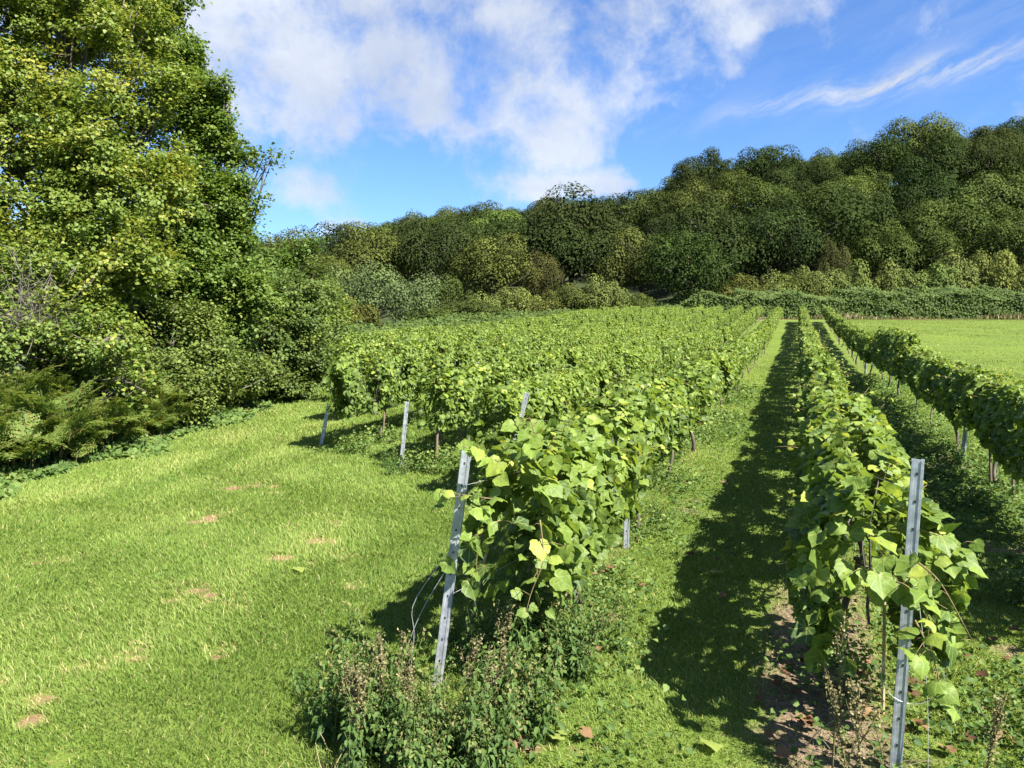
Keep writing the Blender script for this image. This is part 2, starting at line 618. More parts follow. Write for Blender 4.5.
M['stakewood'] = plain_mat('weathered_stake', (0.10, 0.075, 0.05), (0.2, 0.16, 0.11), 18, 0.9, bump=0.5, stretch=(1, 1, 0.2))
M['zinc'] = plain_mat('galvanised_steel', (0.27, 0.295, 0.33), (0.44, 0.465, 0.50), 26, 0.52, 0.45, 0.5)
M['hole'] = plain_mat('punched_hole', (0.02, 0.02, 0.022), (0.035, 0.035, 0.04), 30, 0.9)
M['wire'] = plain_mat('fence_wire', (0.30, 0.31, 0.32), (0.5, 0.5, 0.5), 60, 0.5, 0.5)
M['shoot'] = plain_mat('vine_shoot', (0.10, 0.075, 0.035), (0.2, 0.16, 0.06), 20, 0.7)


def ground_mat():
    m = bpy.data.materials.new('ground_turf')
    m.use_nodes = True
    t = NT(m.node_tree)
    tc = t.n('ShaderNodeTexCoord').outputs['Object']
    n1 = t.noise(tc, 0.35, 5, 0.6)
    n2 = t.noise(tc, 6.0, 6, 0.65)
    n3 = t.noise(tc, 45.0, 4, 0.7)
    mp = t.n('ShaderNodeMapping')
    mp.inputs['Rotation'].default_value = (0, 0, -PSI)
    mp.inputs['Scale'].default_value = (0.55, 2.4, 1)
    t.l(tc, mp.inputs['Vector'])
    n4 = t.noise(mp.outputs[0], 0.5, 5, 0.6)
    g = t.ramp(n2, [(0.25, (0.062, 0.098, 0.016)), (0.5, (0.098, 0.145, 0.024)), (0.75, (0.145, 0.185, 0.036))])
    g = t.mix(t.math('MULTIPLY', t.smooth(n1, 0.4, 0.7), 0.35), g, (0.17, 0.23, 0.03))
    g = t.mix(t.math('MULTIPLY', t.smooth(n4, 0.5, 0.7), 0.5), g, (0.19, 0.21, 0.06))
    g = t.mix(t.math('MULTIPLY', t.smooth(n3, 0.45, 0.75), 0.4), g, (0.05, 0.09, 0.012))
    soil = t.ramp(n3, [(0.3, (0.08, 0.057, 0.038)), (0.55, (0.19, 0.14, 0.092)), (0.8, (0.34, 0.26, 0.17))])
    dry = t.ramp(n3, [(0.3, (0.14, 0.085, 0.045)), (0.7, (0.29, 0.19, 0.11))])
    sa = t.n('ShaderNodeAttribute', attribute_name='soil')
    da = t.n('ShaderNodeAttribute', attribute_name='dry')
    wa = t.n('ShaderNodeAttribute', attribute_name='wood')
    col = t.mix(t.smooth(t.math('ADD', da.outputs['Fac'], t.math('MULTIPLY', t.math('SUBTRACT', n2, 0.5), 0.7)), 0.35, 0.75), g, dry)
    col = t.mix(t.smooth(t.math('ADD', sa.outputs['Fac'], t.math('MULTIPLY', t.math('SUBTRACT', n2, 0.5), 0.9)), 0.35, 0.7), col, soil)
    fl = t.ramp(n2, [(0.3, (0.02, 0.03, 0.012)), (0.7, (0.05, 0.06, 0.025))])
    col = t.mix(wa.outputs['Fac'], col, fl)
    p = t.n('ShaderNodeBsdfPrincipled')
    p.inputs['Roughness'].default_value = 0.9
    p.inputs['Specular IOR Level'].default_value = 0.12
    t.l(col, p.inputs['Base Color'])
    b = t.n('ShaderNodeBump')
    b.inputs['Strength'].default_value = 0.7
    b.inputs['Distance'].default_value = 0.03
    t.l(t.math('ADD', n3, n2), b.inputs['Height'])
    t.l(b.outputs[0], p.inputs['Normal'])
    out = t.n('ShaderNodeOutputMaterial')
    t.l(p.outputs[0], out.inputs['Surface'])
    return m


# ------------------------------------------------------------------ layout of the rows
ROWX = {'B': 0.33, 'A': -1.13, 'C': 1.80, 'L2': -2.40, 'L3': -3.62, 'L4': -4.95, 'L5': -6.2, 'L6': -7.5, 'L7': -8.8, 'L8': -10.1, 'L9': -11.3}
ROWY0 = {'B': 3.3, 'A': 3.15, 'C': 4.3, 'L2': 6.3, 'L3': 7.35, 'L4': 7.9, 'L5': 9.8, 'L6': 11.8, 'L7': 13.8, 'L8': 15.8, 'L9': 17.6}
ROWY1 = 55.0
ROWDESC = {'B': 'row behind the upright punched post', 'A': 'tilted-post row', 'C': 'shaded row bordering the meadow', 'L2': 'row next behind the tilted-post row',
           'L3': 'row ending at post and stake', 'L4': 'row ending at the track bend',
           'L5': 'row behind the track-bend row', 'L6': 'row midway between track bend and shrubby edge', 'L7': 'third row in from the shrubby edge',
           'L8': 'second row in from the shrubby edge', 'L9': 'outermost row along the shrubby edge'}

DRY_SPOTS = [(325, 540, .16), (305, 518, .13), (298, 563, .13), (350, 578, .1), (210, 608, .15), (136, 645, .1), (28, 692, .2), (62, 562, .15), (250, 490, .2), (215, 520, .14),
             (605, 618, .13), (577, 660, .11), (505, 740, .16), (570, 662, .08), (20, 745, .13), (245, 655, .1), (690, 480, .12), (590, 575, .07), (330, 520, .1), (160, 590, .12)]


def ground_masks(x, y):
    soil = np.zeros(x.shape)
    for k in ('A', 'B', 'C', 'L2', 'L3', 'L4'):
        wdt = {'B': 0.33, 'A': 0.2, 'C': 0.24}.get(k, 0.2)
        amp = {'B': 0.95, 'A': 0.5, 'C': 0.62}.get(k, 0.45)
        cx = ROWX[k] - (0.16 if k == 'B' else 0.0)
        n = vnoise(x * 1.2 + 7, y * 0.8, 21, 3)
        soil = np.maximum(soil, amp * np.exp(-((x - cx) / wdt) ** 2) * smoothstep(ROWY0[k] - 0.9, ROWY0[k] - 0.2, y) * (0.45 + n) * (1 - (0.7 if k == 'B' else 0.3) * smoothstep(4.6, 7.0, y)))
    dry = np.zeros(x.shape)
    gs = np.random.default_rng(3)
    for px, py, r in DRY_SPOTS:
        c0 = at(px, py)
        for kk in range(5):
            off = gs.normal(0, 0.75, 2) * r * np.array([1.3, 0.9])
            rk = r * gs.uniform(0.25, 0.6)
            st = gs.uniform(0.45, 0.95)
            dx, dy = x - c0[0] - off[0], y - c0[1] - off[1]
            k = np.nonzero((np.abs(dx) < 3 * rk) & (np.abs(dy) < 3 * rk))
            if len(k[0]):
                wob = 0.25 + 1.5 * vnoise(x[k] * 6.5 + px, y[k] * 6.5, 61, 3)
                dry[k] = np.maximum(dry[k], 1.3 * st * wob * np.exp(-((dx[k] / rk) ** 2 + (dy[k] / (rk * 0.8)) ** 2)))
    nn = vnoise(x * 1.7 + 3, y * 1.3, 33, 4)
    soil = np.maximum(soil, 0.75 * smoothstep(0.5, 0.72, nn) * smoothstep(0.45, 0.75, x) * (1 - smoothstep(2.1, 2.5, x)) * (1 - smoothstep(8, 14, y)))
    nl = vnoise(x * 2.1 + 9, y * 1.6, 35, 4)
    soil = np.maximum(soil, 0.6 * smoothstep(0.55, 0.75, nl) * smoothstep(-1.1, -0.9, x) * (1 - smoothstep(-0.6, -0.3, x)) * (1 - smoothstep(6, 10, y)))
    # dry margin at the far edge of the field
    dv = -x * SP + y * CP
    dry = np.maximum(dry, 0.75 * np.exp(-((dv - 56.5) / 1.3) ** 2))
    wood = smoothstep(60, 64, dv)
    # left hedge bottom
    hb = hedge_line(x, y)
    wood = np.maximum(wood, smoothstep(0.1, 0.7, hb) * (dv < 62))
    return soil, dry, wood


HEDGE = np.array([at(-260, 560)[:2], at(0, 492)[:2], at(130, 458)[:2], at(200, 430)[:2], at(275, 405)[:2], at(330, 386)[:2], (-11.2, 17.5), (-12.2, 22), (-12.3, 40), (-12.3, 56)])


def hedge_line(x, y):
    """how far (m) a point lies beyond the foot of the hedge on the left"""
    hx = np.interp(y, HEDGE[:, 1], HEDGE[:, 0])
    return hx - x


def build_ground():
    def axis(fine_lo, fine_hi, step, lo, hi):
        a = list(np.arange(fine_lo, fine_hi, step))
        s, v = step, fine_hi
        while v < hi:
            a.append(v)
            s = min(s * 1.12, 4.0 if v < 220 else 60.0)
            v += s
        a.append(hi)
        s, v = step, fine_lo - step
        b = []
        while v > lo:
            b.append(v)
            s = min(s * 1.12, 4.0 if v > -120 else 60.0)
            v -= s
        b.append(lo)
        return np.array(b[::-1] + a)
    xs = axis(-6.5, 3.2, 0.07, -900, 900)
    ys = axis(1.2, 9.5, 0.07, -400, 1200)
    X, Y = np.meshgrid(xs, ys)
    Z = zg(X, Y)
    n, k = len(xs), len(ys)
    V = np.stack([X, Y, Z], -1).reshape(-1, 3)
    i = np.arange(n * k).reshape(k, n)
    q = np.stack([i[:-1, :-1], i[:-1, 1:], i[1:, 1:], i[1:, :-1]], -1).reshape(-1)
    sizes = np.full((n - 1) * (k - 1), 4)
    me = arrays_mesh('ground', V, q, sizes, np.zeros(len(sizes)), smooth=True)
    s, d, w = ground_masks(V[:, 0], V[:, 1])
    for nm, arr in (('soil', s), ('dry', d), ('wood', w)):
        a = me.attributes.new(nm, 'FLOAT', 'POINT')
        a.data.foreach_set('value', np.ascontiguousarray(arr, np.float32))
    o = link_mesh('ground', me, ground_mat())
    tag(o, 'grassy valley floor rising into the wooded hillside', kind='structure')


build_ground()

# ------------------------------------------------------------------ grass


def build_grass():
    n = 1350000
    amax, amin = R(22), R(-62)
    # radius distribution: dense near the camera, thinning with distance
    rr = np.linspace(1.5, 34, 800)
    w = rr * np.minimum(1.0, (3.6 / rr) ** 1.55)
    cdf = np.cumsum(w)
    cdf /= cdf[-1]
    r = np.interp(rng.random(n), cdf, rr)
    a = amin + (amax - amin) * rng.random(n)
    # bunch the blades into tufts
    x, y = r * np.sin(a), r * np.cos(a)
    x = x + rng.normal(0, 0.012, n)
    y = y + rng.normal(0, 0.012, n)
    soil, dry, wood = ground_masks(x, y)
    lump = vnoise(x * 1.6, y * 1.6, 5, 3)
    fine = vnoise(x * 9, y * 9, 9, 2)
    keep = (rng.random(n) > soil * 1.15 - 0.05) & (rng.random(n) > dry * 0.6) & (rng.random(n) > smoothstep(15, 33, r)) & (wood < 0.4) & (rng.random(n) < 0.55 + 0.9 * fine)
    x, y, r, dry, lump, fine, soil = (q[keep] for q in (x, y, r, dry, lump, fine, soil))
    n = len(x)
    alley = (x > -1.0) & (x < 3.0)
    track = np.interp(y, HEDGE[:, 1], HEDGE[:, 0])
    ht = (0.018 + 0.027 * rng.random(n)) * (0.6 + 0.8 * lump)
    ht = np.where(alley, ht * 0.72, ht)
    ht *= np.where(dry > 0.4, 0.5, 1.0)
    tall = rng.random(n) < 0.012
    ht = np.where(tall, ht * 1.7, ht)
    wd = (0.0011 + 0.0012 * rng.random(n)) * (1 + np.clip((r - 3) / 6, 0, 2.4))
    z = zg(x, y) - 0.004
    th = rng.random(n) * 2 * math.pi
    # blades lean, more or less together (wind, mowing)
    wth = 2 * math.pi * vnoise(x * 0.9, y * 0.9, 31, 2) * 1.5 + rng.normal(0, 1.4, n)
    lean = ht * (0.35 + 0.75 * rng.random(n))
    lx, ly = np.cos(wth) * lean, np.sin(wth) * lean
    wx, wy = -np.sin(th) * wd, np.cos(th) * wd
    b = np.stack([x, y, z], 1)
    V = np.empty((n, 5, 3))
    V[:, 0] = b + np.stack([wx, wy, 0 * wx], 1)
    V[:, 1] = b - np.stack([wx, wy, 0 * wx], 1)
    mid = b + np.stack([lx * 0.32, ly * 0.32, ht * 0.6], 1)
    V[:, 2] = mid - np.stack([wx, wy, 0 * wx], 1) * 0.8
    V[:, 3] = mid + np.stack([wx, wy, 0 * wx], 1) * 0.8
    V[:, 4] = b + np.stack([lx, ly, ht * 0.95], 1)
    loops = (np.array([0, 1, 2, 3, 3, 2, 4])[None] + (np.arange(n) * 5)[:, None]).ravel()
    sizes = np.tile([4, 3], n)
    stripe = vnoise((x - track) * 1.1, y * 0.12, 41, 2)
    tint = 0.36 + 0.5 * (lump - 0.5) + 0.8 * (stripe - 0.5) + rng.normal(0, 0.14, n) + 0.25 * rng.random(n)
    td = x - track + 0.25 * (vnoise(y * 0.5, 0 * y, 51, 2) - 0.5)
    for c_ in (1.15, 2.55):
        tint = tint - 0.17 * np.exp(-((td - c_) / 0.2) ** 2) * (x < -1.6)
    tint = np.where(alley, tint - 0.10, tint)
    straw = rng.random(n) < 0.04 + 0.8 * np.clip(dry, 0, 1) + 0.3 * np.clip(soil, 0, 1)
    tint = np.where(straw, 0.93 + 0.07 * rng.random(n), np.clip(tint, 0, 0.88))
    me = arrays_mesh('grass', V.reshape(-1, 3), loops, sizes, np.repeat(tint, 2))
    o = link_mesh('grass', me, M['grass'])
    tag(o, 'short bright green grass of the mown track and alleys', 'grass', kind='stuff')


build_grass()


def build_weeds():
    """low broad-leaved ground cover on the strips under the vines"""
    parts = []
    spec = [('A', 3.1, 17, 17000, 0.26), ('B', 3.4, 14, 8000, 0.2), ('C', 5, 20, 20000, 0.36), ('L2', 6, 12, 4000, 0.22), ('L3', 7.0, 14, 7000, 0.25), ('L4', 7.6, 14, 5000, 0.25)]
    X, Y, H = [], [], []
    for k, y0, y1, n, wd in spec:
        y = y0 + (y1 - y0) * rng.random(n) ** 1.35
        x = ROWX[k] + rng.normal(0, wd, n) - (0.25 if k == 'C' else 0)
        d = vnoise(x * 2.2, y * 2.2, 55, 3)
        kp = rng.random(n) < np.clip((d - 0.36) * 4, 0.03, 1)
        if k == 'B':
            kp &= rng.random(n) < 0.55
        X.append(x[kp])
        Y.append(y[kp])
        H.append((0.02 + 0.17 * rng.random(kp.sum()) ** 1.6) * np.clip((d[kp] - 0.3) * 3.2, 0.2, 1.1))
    # scattered clover and plantain between rows
    n = 26000
    y = 2.2 + 11 * rng.random(n) ** 1.6
    x = -1.0 + 3.4 * rng.random(n)
    d = vnoise(x * 2.6, y * 2.0, 77, 3) - 0.12 * np.exp(-((x + 0.35) / 0.3) ** 2)
    kp = rng.random(n) < np.clip((d - 0.45) * 3.2, 0.02, 0.9)
    X.append(x[kp])
    Y.append(y[kp])
    H.append(0.01 + 0.05 * rng.random(kp.sum()))
    n = 30000
    y = 2.3 + 9 * rng.random(n) ** 1.5
    x = 0.5 + 1.6 * rng.random(n)
    d = vnoise(x * 2.0, y * 1.6, 97, 4)
    kp = rng.random(n) < np.clip((d - 0.38) * 4, 0.04, 1)
    X.append(x[kp])
    Y.append(y[kp])
    H.append((0.01 + 0.1 * rng.random(kp.sum()) ** 1.5) * np.clip((d[kp] - 0.3) * 3.5, 0.2, 1.2))
    x, y, h = np.concatenate(X), np.concatenate(Y), np.concatenate(H)
    n = len(x)
    P = np.stack([x, y, zg(x, y) + h], 1)
    N = np.stack([rng.normal(0, .5, n), rng.normal(0, .5, n), np.full(n, 0.9)], 1)
    D = rng.normal(0, 1, (n, 3))
    S = (0.013 + 0.026 * rng.random(n) ** 1.5) * (1 + np.clip((np.hypot(x, y) - 5) / 14, 0, 0.8))
    tint = np.clip(0.25 + 3.0 * h + rng.normal(0, 0.16, n), 0, 0.9)
    parts.append(leaves(OVAL_T, P, N, D, S, tint))
    me = arrays_mesh('weeds', *join_arrays(parts))
    o = link_mesh('weeds', me, M['weed'])
    tag(o, 'low broad-leaved weeds on the strips under the vines', 'weeds', kind='stuff')


build_weeds()


def build_far_margin():
    """dry grass standing along the far edge of the meadow"""
    n = 5000
    u = 8 + 48 * rng.random(n)
    dv = 56.4 + rng.normal(0, 0.35, n)
    x, y = u * CP - dv * SP, u * SP + dv * CP
    P = np.stack([x, y, zg(x, y)], 1)
    N = np.stack([rng.normal(0, 1, n), rng.normal(0, 1, n), np.full(n, 0.1)], 1)
    D = np.stack([rng.normal(0, .3, n), rng.normal(0, .3, n), np.ones(n)], 1)
    S = 0.1 + 0.6 * rng.random(n) * np.clip(vnoise(u * 0.25, dv * 0, 4, 3) * 2.4 - 0.75, 0, 1.4)
    me = arrays_mesh('dry_grass', *leaves(quad_leaf(0.09), P, N, D, S, rng.random(n)))
    tag(link_mesh('dry_grass', me, M['dry']), 'pale dry grass standing along the far edge of the meadow', 'grass', kind='stuff')


build_far_margin()


def build_meadow():
    """tufty grass of the open meadow beyond the last row"""
    n = 190000
    dv = 20 + 37 * rng.random(n) ** 0.8
    u = -2 + 48 * rng.random(n)
    x, y = u * CP - dv * SP, u * SP + dv * CP
    lump = vnoise(x * 0.5, y * 0.5, 15, 4)
    kp = (x > 2.2) & (u < dv * 0.85) & (rng.random(n) < 0.25 + lump)
    x, y, lump, dv = x[kp], y[kp], lump[kp], dv[kp]
    n = len(x)
    P = np.stack([x, y, zg(x, y) - 0.01], 1)
    N = np.stack([rng.normal(0, 1, n), rng.normal(0, 1, n), np.full(n, 0.5)], 1)
    D = np.stack([rng.normal(0, .8, n), rng.normal(0, .8, n), np.ones(n)], 1)
    S = (0.03 + 0.045 * rng.random(n)) * (0.5 + lump)
    band = vnoise(u[kp] * 0.12, dv * 0.5, 91, 3)
    tint = np.clip(0.1 + 0.45 * lump + 0.45 * band + rng.normal(0, .1, n), 0, 0.95)
    me = arrays_mesh('meadow_grass', *leaves(quad_leaf(0.14), P, N, D, S, tint))
    tag(link_mesh('meadow_grass', me, M['meadow']), 'tufty grass of the open meadow beyond the last vine row', 'grass', kind='stuff')


build_meadow()

# ------------------------------------------------------------------ vines


def vine_foliage(seed, L=1.7, n=760, zlo=0.38, zhi=1.0, thick=0.18, size=0.061, bright=0.0, shoots=9, end=None, ragged=0.5):
    g = np.random.default_rng(seed)
    y = (g.random(n * 3) - 0.5) * (L + 0.25)
    zz = zlo + (zhi - zlo) * g.random(n * 3) ** 0.85
    f = (zz - zlo) / (zhi - zlo)
    side = np.where(g.random(n * 3) < 0.5, -1.0, 1.0)
    bulge = 0.7 + 0.7 * vnoise(y * 2.6 + seed * 3.1, zz * 3.0, seed, 2)
    prof = np.sin(np.clip(f * 0.75 + 0.2, 0, 1) * math.pi) ** 0.55
    depth = 1 - 0.55 * g.random(n * 3) ** 2
    x = side * thick * bulge * prof * depth
    dens = vnoise(y * 3.0 + 40, zz * 3.5 + side * 9, seed + 5, 2)
    low = vnoise(y * 3.4 + 9, 0 * y, seed + 8, 2)
    keep = (g.random(n * 3) < np.clip((dens - 0.27) * 3.3, 0, 1)) & (f > (low - 0.45) * ragged)
    idx = np.nonzero(keep)[0][:n]
    x, y, zz, side, f, depth = (q[idx] for q in (x, y, zz, side, f, depth))
    m = len(x)
    P = np.stack([x, y, zz + 0.05], 1)
    up = 0.3 + 0.8 * np.clip(f, 0, 1) ** 2
    N = np.stack([side * (0.75 - 0.35 * f) + g.normal(0, .5, m), g.normal(0, .6, m), up + g.normal(0, .4, m)], 1)
    D = np.stack([side * 0.25 + g.normal(0, .7, m), g.normal(0, .8, m), -0.75 + g.normal(0, .45, m)], 1)
    S = size * (0.55 + 0.75 * g.random(m) ** 0.9)
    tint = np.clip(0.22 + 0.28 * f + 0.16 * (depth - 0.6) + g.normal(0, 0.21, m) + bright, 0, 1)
    tv = g.integers(0, 4, m)
    parts = [leaves(VINE_V[q], P[tv == q], N[tv == q], D[tv == q], S[tv == q], tint[tv == q]) for q in range(4)]
    coords = [np.tile(VINE_V[q].v, (int((tv == q).sum()), 1)) for q in range(4)]
    # shoots that stick out over the top and the sides, young paler leaves
    mb = MB()
    for k in range(shoots):
        y0 = (g.random() - 0.5) * L
        s = -1 if g.random() < 0.5 else 1
        if g.random() < 0.62:
            p0 = np.array([s * 0.05, y0, zhi - 0.12])
            dirn = np.array([s * g.uniform(0, 0.5), g.normal(0, .45), 1.0])
            ln = g.uniform(0.16, 0.34)
            cur = np.array([s * 0.12, 0, -0.16])
        else:
            p0 = np.array([s * thick * 0.7, y0, g.uniform(zlo + 0.2, zhi - 0.1)])
            dirn = np.array([s * 1.0, g.normal(0, .6), g.uniform(0.1, 0.7)])
            ln = g.uniform(0.18, 0.36)
            cur = np.array([s * 0.05, 0, -0.32])
        dirn /= np.linalg.norm(dirn)
        tt = np.linspace(0, 1, 6)
        pts = p0 + np.outer(tt * ln, dirn) + np.outer(tt ** 2 * ln, cur)
        mb.tube(pts, np.linspace(0.0035, 0.0015, 6), 4)
        kk = int(ln / 0.035)
        ti = np.linspace(0.1, 1.0, kk)
        Pq = p0 + np.outer(ti * ln, dirn) + np.outer(ti ** 2 * ln, cur)
        Pq = Pq + g.normal(0, 0.02, (kk, 3))
        Nq = np.stack([g.normal(0, .5, kk) + s * .2, g.normal(0, .5, kk), np.full(kk, 0.8)], 1)
        Dq = np.stack([g.normal(0, .8, kk), g.normal(0, .8, kk), np.full(kk, -0.3)], 1)
        Sq = size * (1.0 - 0.55 * ti) * (0.7 + 0.4 * g.random(kk))
        tq = np.clip(0.62 + 0.28 * ti + g.normal(0, .1, kk) + bright, 0, 1)
        parts.append(leaves(VINE_T, Pq, Nq, Dq, Sq, tq))
        coords.append(np.tile(VINE_T.v, (kk, 1)))
    mb_v = np.concatenate(mb.v)
    mb_l = np.array([i for f in mb.f for i in f])
    mb_s = np.array([len(f) for f in mb.f])
    A = join_arrays(parts)
    nf = len(A[2])
    A = join_arrays([A, (mb_v, mb_l, mb_s, np.full(len(mb_s), 0.5))])
    me_co = np.concatenate(coords)
    me = arrays_mesh('foliage', *A, mi=np.concatenate([np.zeros(nf), np.ones(len(mb_s))]))
    leaf_coords(me, me_co)
    return me


def vine_trunk(seed, L=1.7):
    g = np.random.default_rng(seed + 900)
    mb = MB()
    x0, y0 = g.normal(0, .03), g.normal(0, .1)
    tt = np.linspace(0, 1, 8)
    pts = np.stack([x0 + 0.03 * np.sin(tt * 5 + g.random() * 6), y0 + 0.05 * np.sin(tt * 4 + g.random() * 6), -0.03 + 0.52 * tt], 1)
    mb.tube(pts, np.linspace(0.021, 0.013, 8) * (0.8 + 0.4 * g.random()), 6)
    top = pts[-1]
    for s in (-1, 1):
        arm = np.stack([top[0] + 0.02 * np.sin(tt * 6 + s), top[1] + s * tt * L * 0.46, top[2] + 0.05 * np.sin(tt * 3.0) - 0.02 * tt], 1)
        mb.tube(arm, np.linspace(0.011, 0.006, 8), 5)
        for k in range(4):
            q = arm[1 + k + g.integers(0, 3)]
            e = q + np.array([g.normal(0, .06), g.normal(0, .05), 0.42])
            mb.tube(np.array([q, (q + e) / 2 + g.normal(0, .02, 3), e]), [0.005, 0.004, 0.003], 4)
    return mb


VINE_GROUPS = {k: 'grapevines of the ' + ROWDESC[k] for k in ROWDESC}
ORD = ['first', 'second', 'third', 'fourth', 'fifth']


def build_vines():
    protos = []
    for s in range(9):
        root = thing('grapevine', 'x', 'grapevine', group='x')
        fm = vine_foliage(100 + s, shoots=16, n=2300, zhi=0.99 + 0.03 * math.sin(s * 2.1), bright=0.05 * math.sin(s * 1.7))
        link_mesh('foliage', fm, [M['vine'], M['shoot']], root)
        tr = vine_trunk(s)
        tr.build('trunk', M['bark'], root, smooth=True)
        protos.append(root)
    special = {}
    for nm, kw in (('A0', dict(seed=301, n=1800, zlo=0.3, zhi=1.02, thick=0.20, size=0.074, bright=0.02, shoots=20, ragged=0.2)),
                   ('A1', dict(seed=302, n=1850, zlo=0.46, zhi=1.06, thick=0.21, size=0.067, bright=0.0, shoots=16)),
                   ('B0', dict(seed=303, n=2100, zlo=0.27, zhi=0.97, thick=0.23, size=0.073, bright=0.0, shoots=16)),
                   ('B1', dict(seed=304, n=2200, zlo=0.34, zhi=1.0, thick=0.24, size=0.066, bright=0.05, shoots=16))):
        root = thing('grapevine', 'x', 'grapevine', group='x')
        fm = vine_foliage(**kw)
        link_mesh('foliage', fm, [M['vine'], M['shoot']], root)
        tr = vine_trunk(kw['seed'])
        tr.build('trunk', M['bark'], root, smooth=True)
        special[nm] = root
    used = set()
    g = np.random.default_rng(12)
    STEP = 1.7
    for k in ROWX:
        y = ROWY0[k] + {'A': 0.98, 'L3': 0.95, 'L4': 0.7}.get(k, 0.8)
        i = 0
        while y < ROWY1:
            key = k + str(i)
            p = special.get(key) or protos[int(g.integers(0, len(protos)))]
            x = ROWX[k] + g.normal(0, 0.025)
            flip = 0.0 if key in special or g.random() < 0.5 else math.pi
            vig = 1.0 + g.normal(0, 0.03) if key not in special else 1.0
            wide = (0.82 if k[0] == 'L' else 1.0) + g.normal(0, 0.06) if key not in special else 1.0
            if k == 'C' and 14.2 < y < 17.5:
                vig = 1.22
            loc = (x, y, zg1(x, y))
            if i < 2 and k in ('A', 'B', 'L3', 'L4', 'C'):
                lab = '%s grapevine from the near end of the %s' % (ORD[i], ROWDESC[k])
                grp = 'grapevines at the near row ends'
            else:
                lab = 'leafy grapevine in the run of the %s' % ROWDESC[k]
                grp = VINE_GROUPS[k]
            scl = (wide, 1.0 + g.normal(0, 0.02), vig)
            if p.name not in used:
                used.add(p.name)
                r = p
                r.location, r.rotation_euler, r.scale = loc, (0, 0, flip), scl
                r['label'], r['group'] = lab, grp
            else:
                dup(p, loc, flip, lab, grp, scl)
            i += 1
            y += STEP
    for p in protos + list(special.values()):
        if p.name not in used:
            print('unused vine proto', p.name)


build_vines()


# ------------------------------------------------------------------ posts, stakes, wires
def post_bm(base, top, face=0.041, deep=0.028, turn=0.0, holes=True):
    """a rolled C-section trellis post from base to top, punched every 10 cm"""
    base, top = np.asarray(base, float), np.asarray(top, float)
    ax = top - base
    L = np.linalg.norm(ax)
    ax /= L
    view = np.array([math.sin(turn), -math.cos(turn), 0.0])
    view -= ax * ax.dot(view)
    view /= np.linalg.norm(view)
    sd = np.cross(ax, view)
    t = 0.0025
    hw = face / 2
    prof = [(-hw, 0), (hw, 0), (hw, -deep), (hw - 0.012, -deep), (hw - 0.012, -deep + t), (hw - t, -deep + t), (hw - t, -t * 3), (hw * .45, -t * 3), (hw * .3, -t * 5), (-hw * .3, -t * 5), (-hw * .45, -t * 3), (-hw + t, -t * 3), (-hw + t, -deep + t), (-hw + 0.012, -deep + t),
            (-hw + 0.012, -deep), (-hw, -deep)]
    mb = MB()
    n = len(prof)
    vs = [base - ax * 0.12 + sd * a + view * b for a, b in prof] + [top + sd * a + view * b for a, b in prof]
    fs = [[i, (i + 1) % n, n + (i + 1) % n, n + i] for i in range(n)] + [list(range(n))[::-1], [n + i for i in range(n)]]
    mb.add(vs, fs)
    # shallow rolled rib down each side of the face
    for s in (-1, 1):
        mb.box(base + ax * L * 0.5 + sd * s * hw * 0.72 + view * 0.0012, (0.004, 0.0012, L * 0.498), ax=(sd, view, ax))
    if holes:
        k = 0.05
        while k < L - 0.03:
            c = base + ax * (L - k) + view * 0.0008
            mb.box(c, (0.0032, 0.0008, 0.005), mi=1, ax=(sd, view, ax))
            # wire hook slots punched in the side wall
            mb.box(c + sd * (hw + 0.0005) - view * 0.014, (0.0008, 0.004, 0.006), mi=1, ax=(sd, view, ax))
            mb.box(c - sd * (hw + 0.0005) - view * 0.014, (0.0008, 0.004, 0.006), mi=1, ax=(sd, view, ax))
            k += 0.1
    return mb


def place(mb, name, mats, label, cat, base, group=None, smooth=False):
    """link a mesh built in world coordinates so its origin sits at its base"""
    b = np.asarray(base, float)
    mb.v = [np.asarray(v) - b for v in mb.v]
    o = mb.build(name, mats, None, smooth)
    o.location = tuple(b)
    return tag(o, label, cat, group)


ZP = [M['zinc'], M['hole']]
G_POST = 'galvanised steel trellis posts'


def gp(px, py):
    p = at(px, py)
    p[2] = zg1(p[0], p[1])
    return p


def seen_top(px, py, x=None, y=None):
    """the point on the sight line through a pixel at world x (or y)"""
    d = pix_dir(px, py)
    t = (x - EYE[0]) / d[0] if x is not None else (y - EYE[1]) / d[1]
    return EYE + d * t


bA = gp(436, 690)
tA = seen_top(466, 452, y=bA[1] + 0.05)
tB = seen_top(918, 460, y=3.02)
bB = seen_top(892, 830, y=2.98)
bB[2] = zg1(bB[0], bB[1])
POSTA, POSTB = (bA, tA), (bB, tB)
place(post_bm(bA, tA, turn=0.25), 'trellis_post', ZP, 'tilted galvanised steel end post rising from the nettles, vine leaf over its tip', 'post', bA, G_POST)
place(post_bm(bB, tB, turn=-0.15), 'trellis_post', ZP, 'bright upright steel post with a line of punched holes and bare top', 'post', bB, G_POST)
b3 = gp(401, 466)
place(post_bm(b3, seen_top(407, 402, y=b3[1]), turn=0.4), 'trellis_post', ZP, 'thin grey steel end post on the mown track with a wooden stake beside it', 'post', b3, G_POST)
b4 = gp(321, 446)
place(post_bm(b4, seen_top(326, 425, y=b4[1]) + np.array([0.05, 0.1, 0.55]), turn=0.4), 'trellis_post', ZP, 'short leaning steel post at the bend of the mown track', 'post', b4, G_POST)
b2 = np.array([-2.42, 6.25, zg1(-2.42, 6.25)])
t2 = seen_top(527, 393, y=6.3)
place(post_bm(b2, t2, turn=0.3), 'trellis_post', ZP, 'steel post tip showing over the vines behind the tilted post', 'post', b2, G_POST)
bm_ = gp(626, 547)
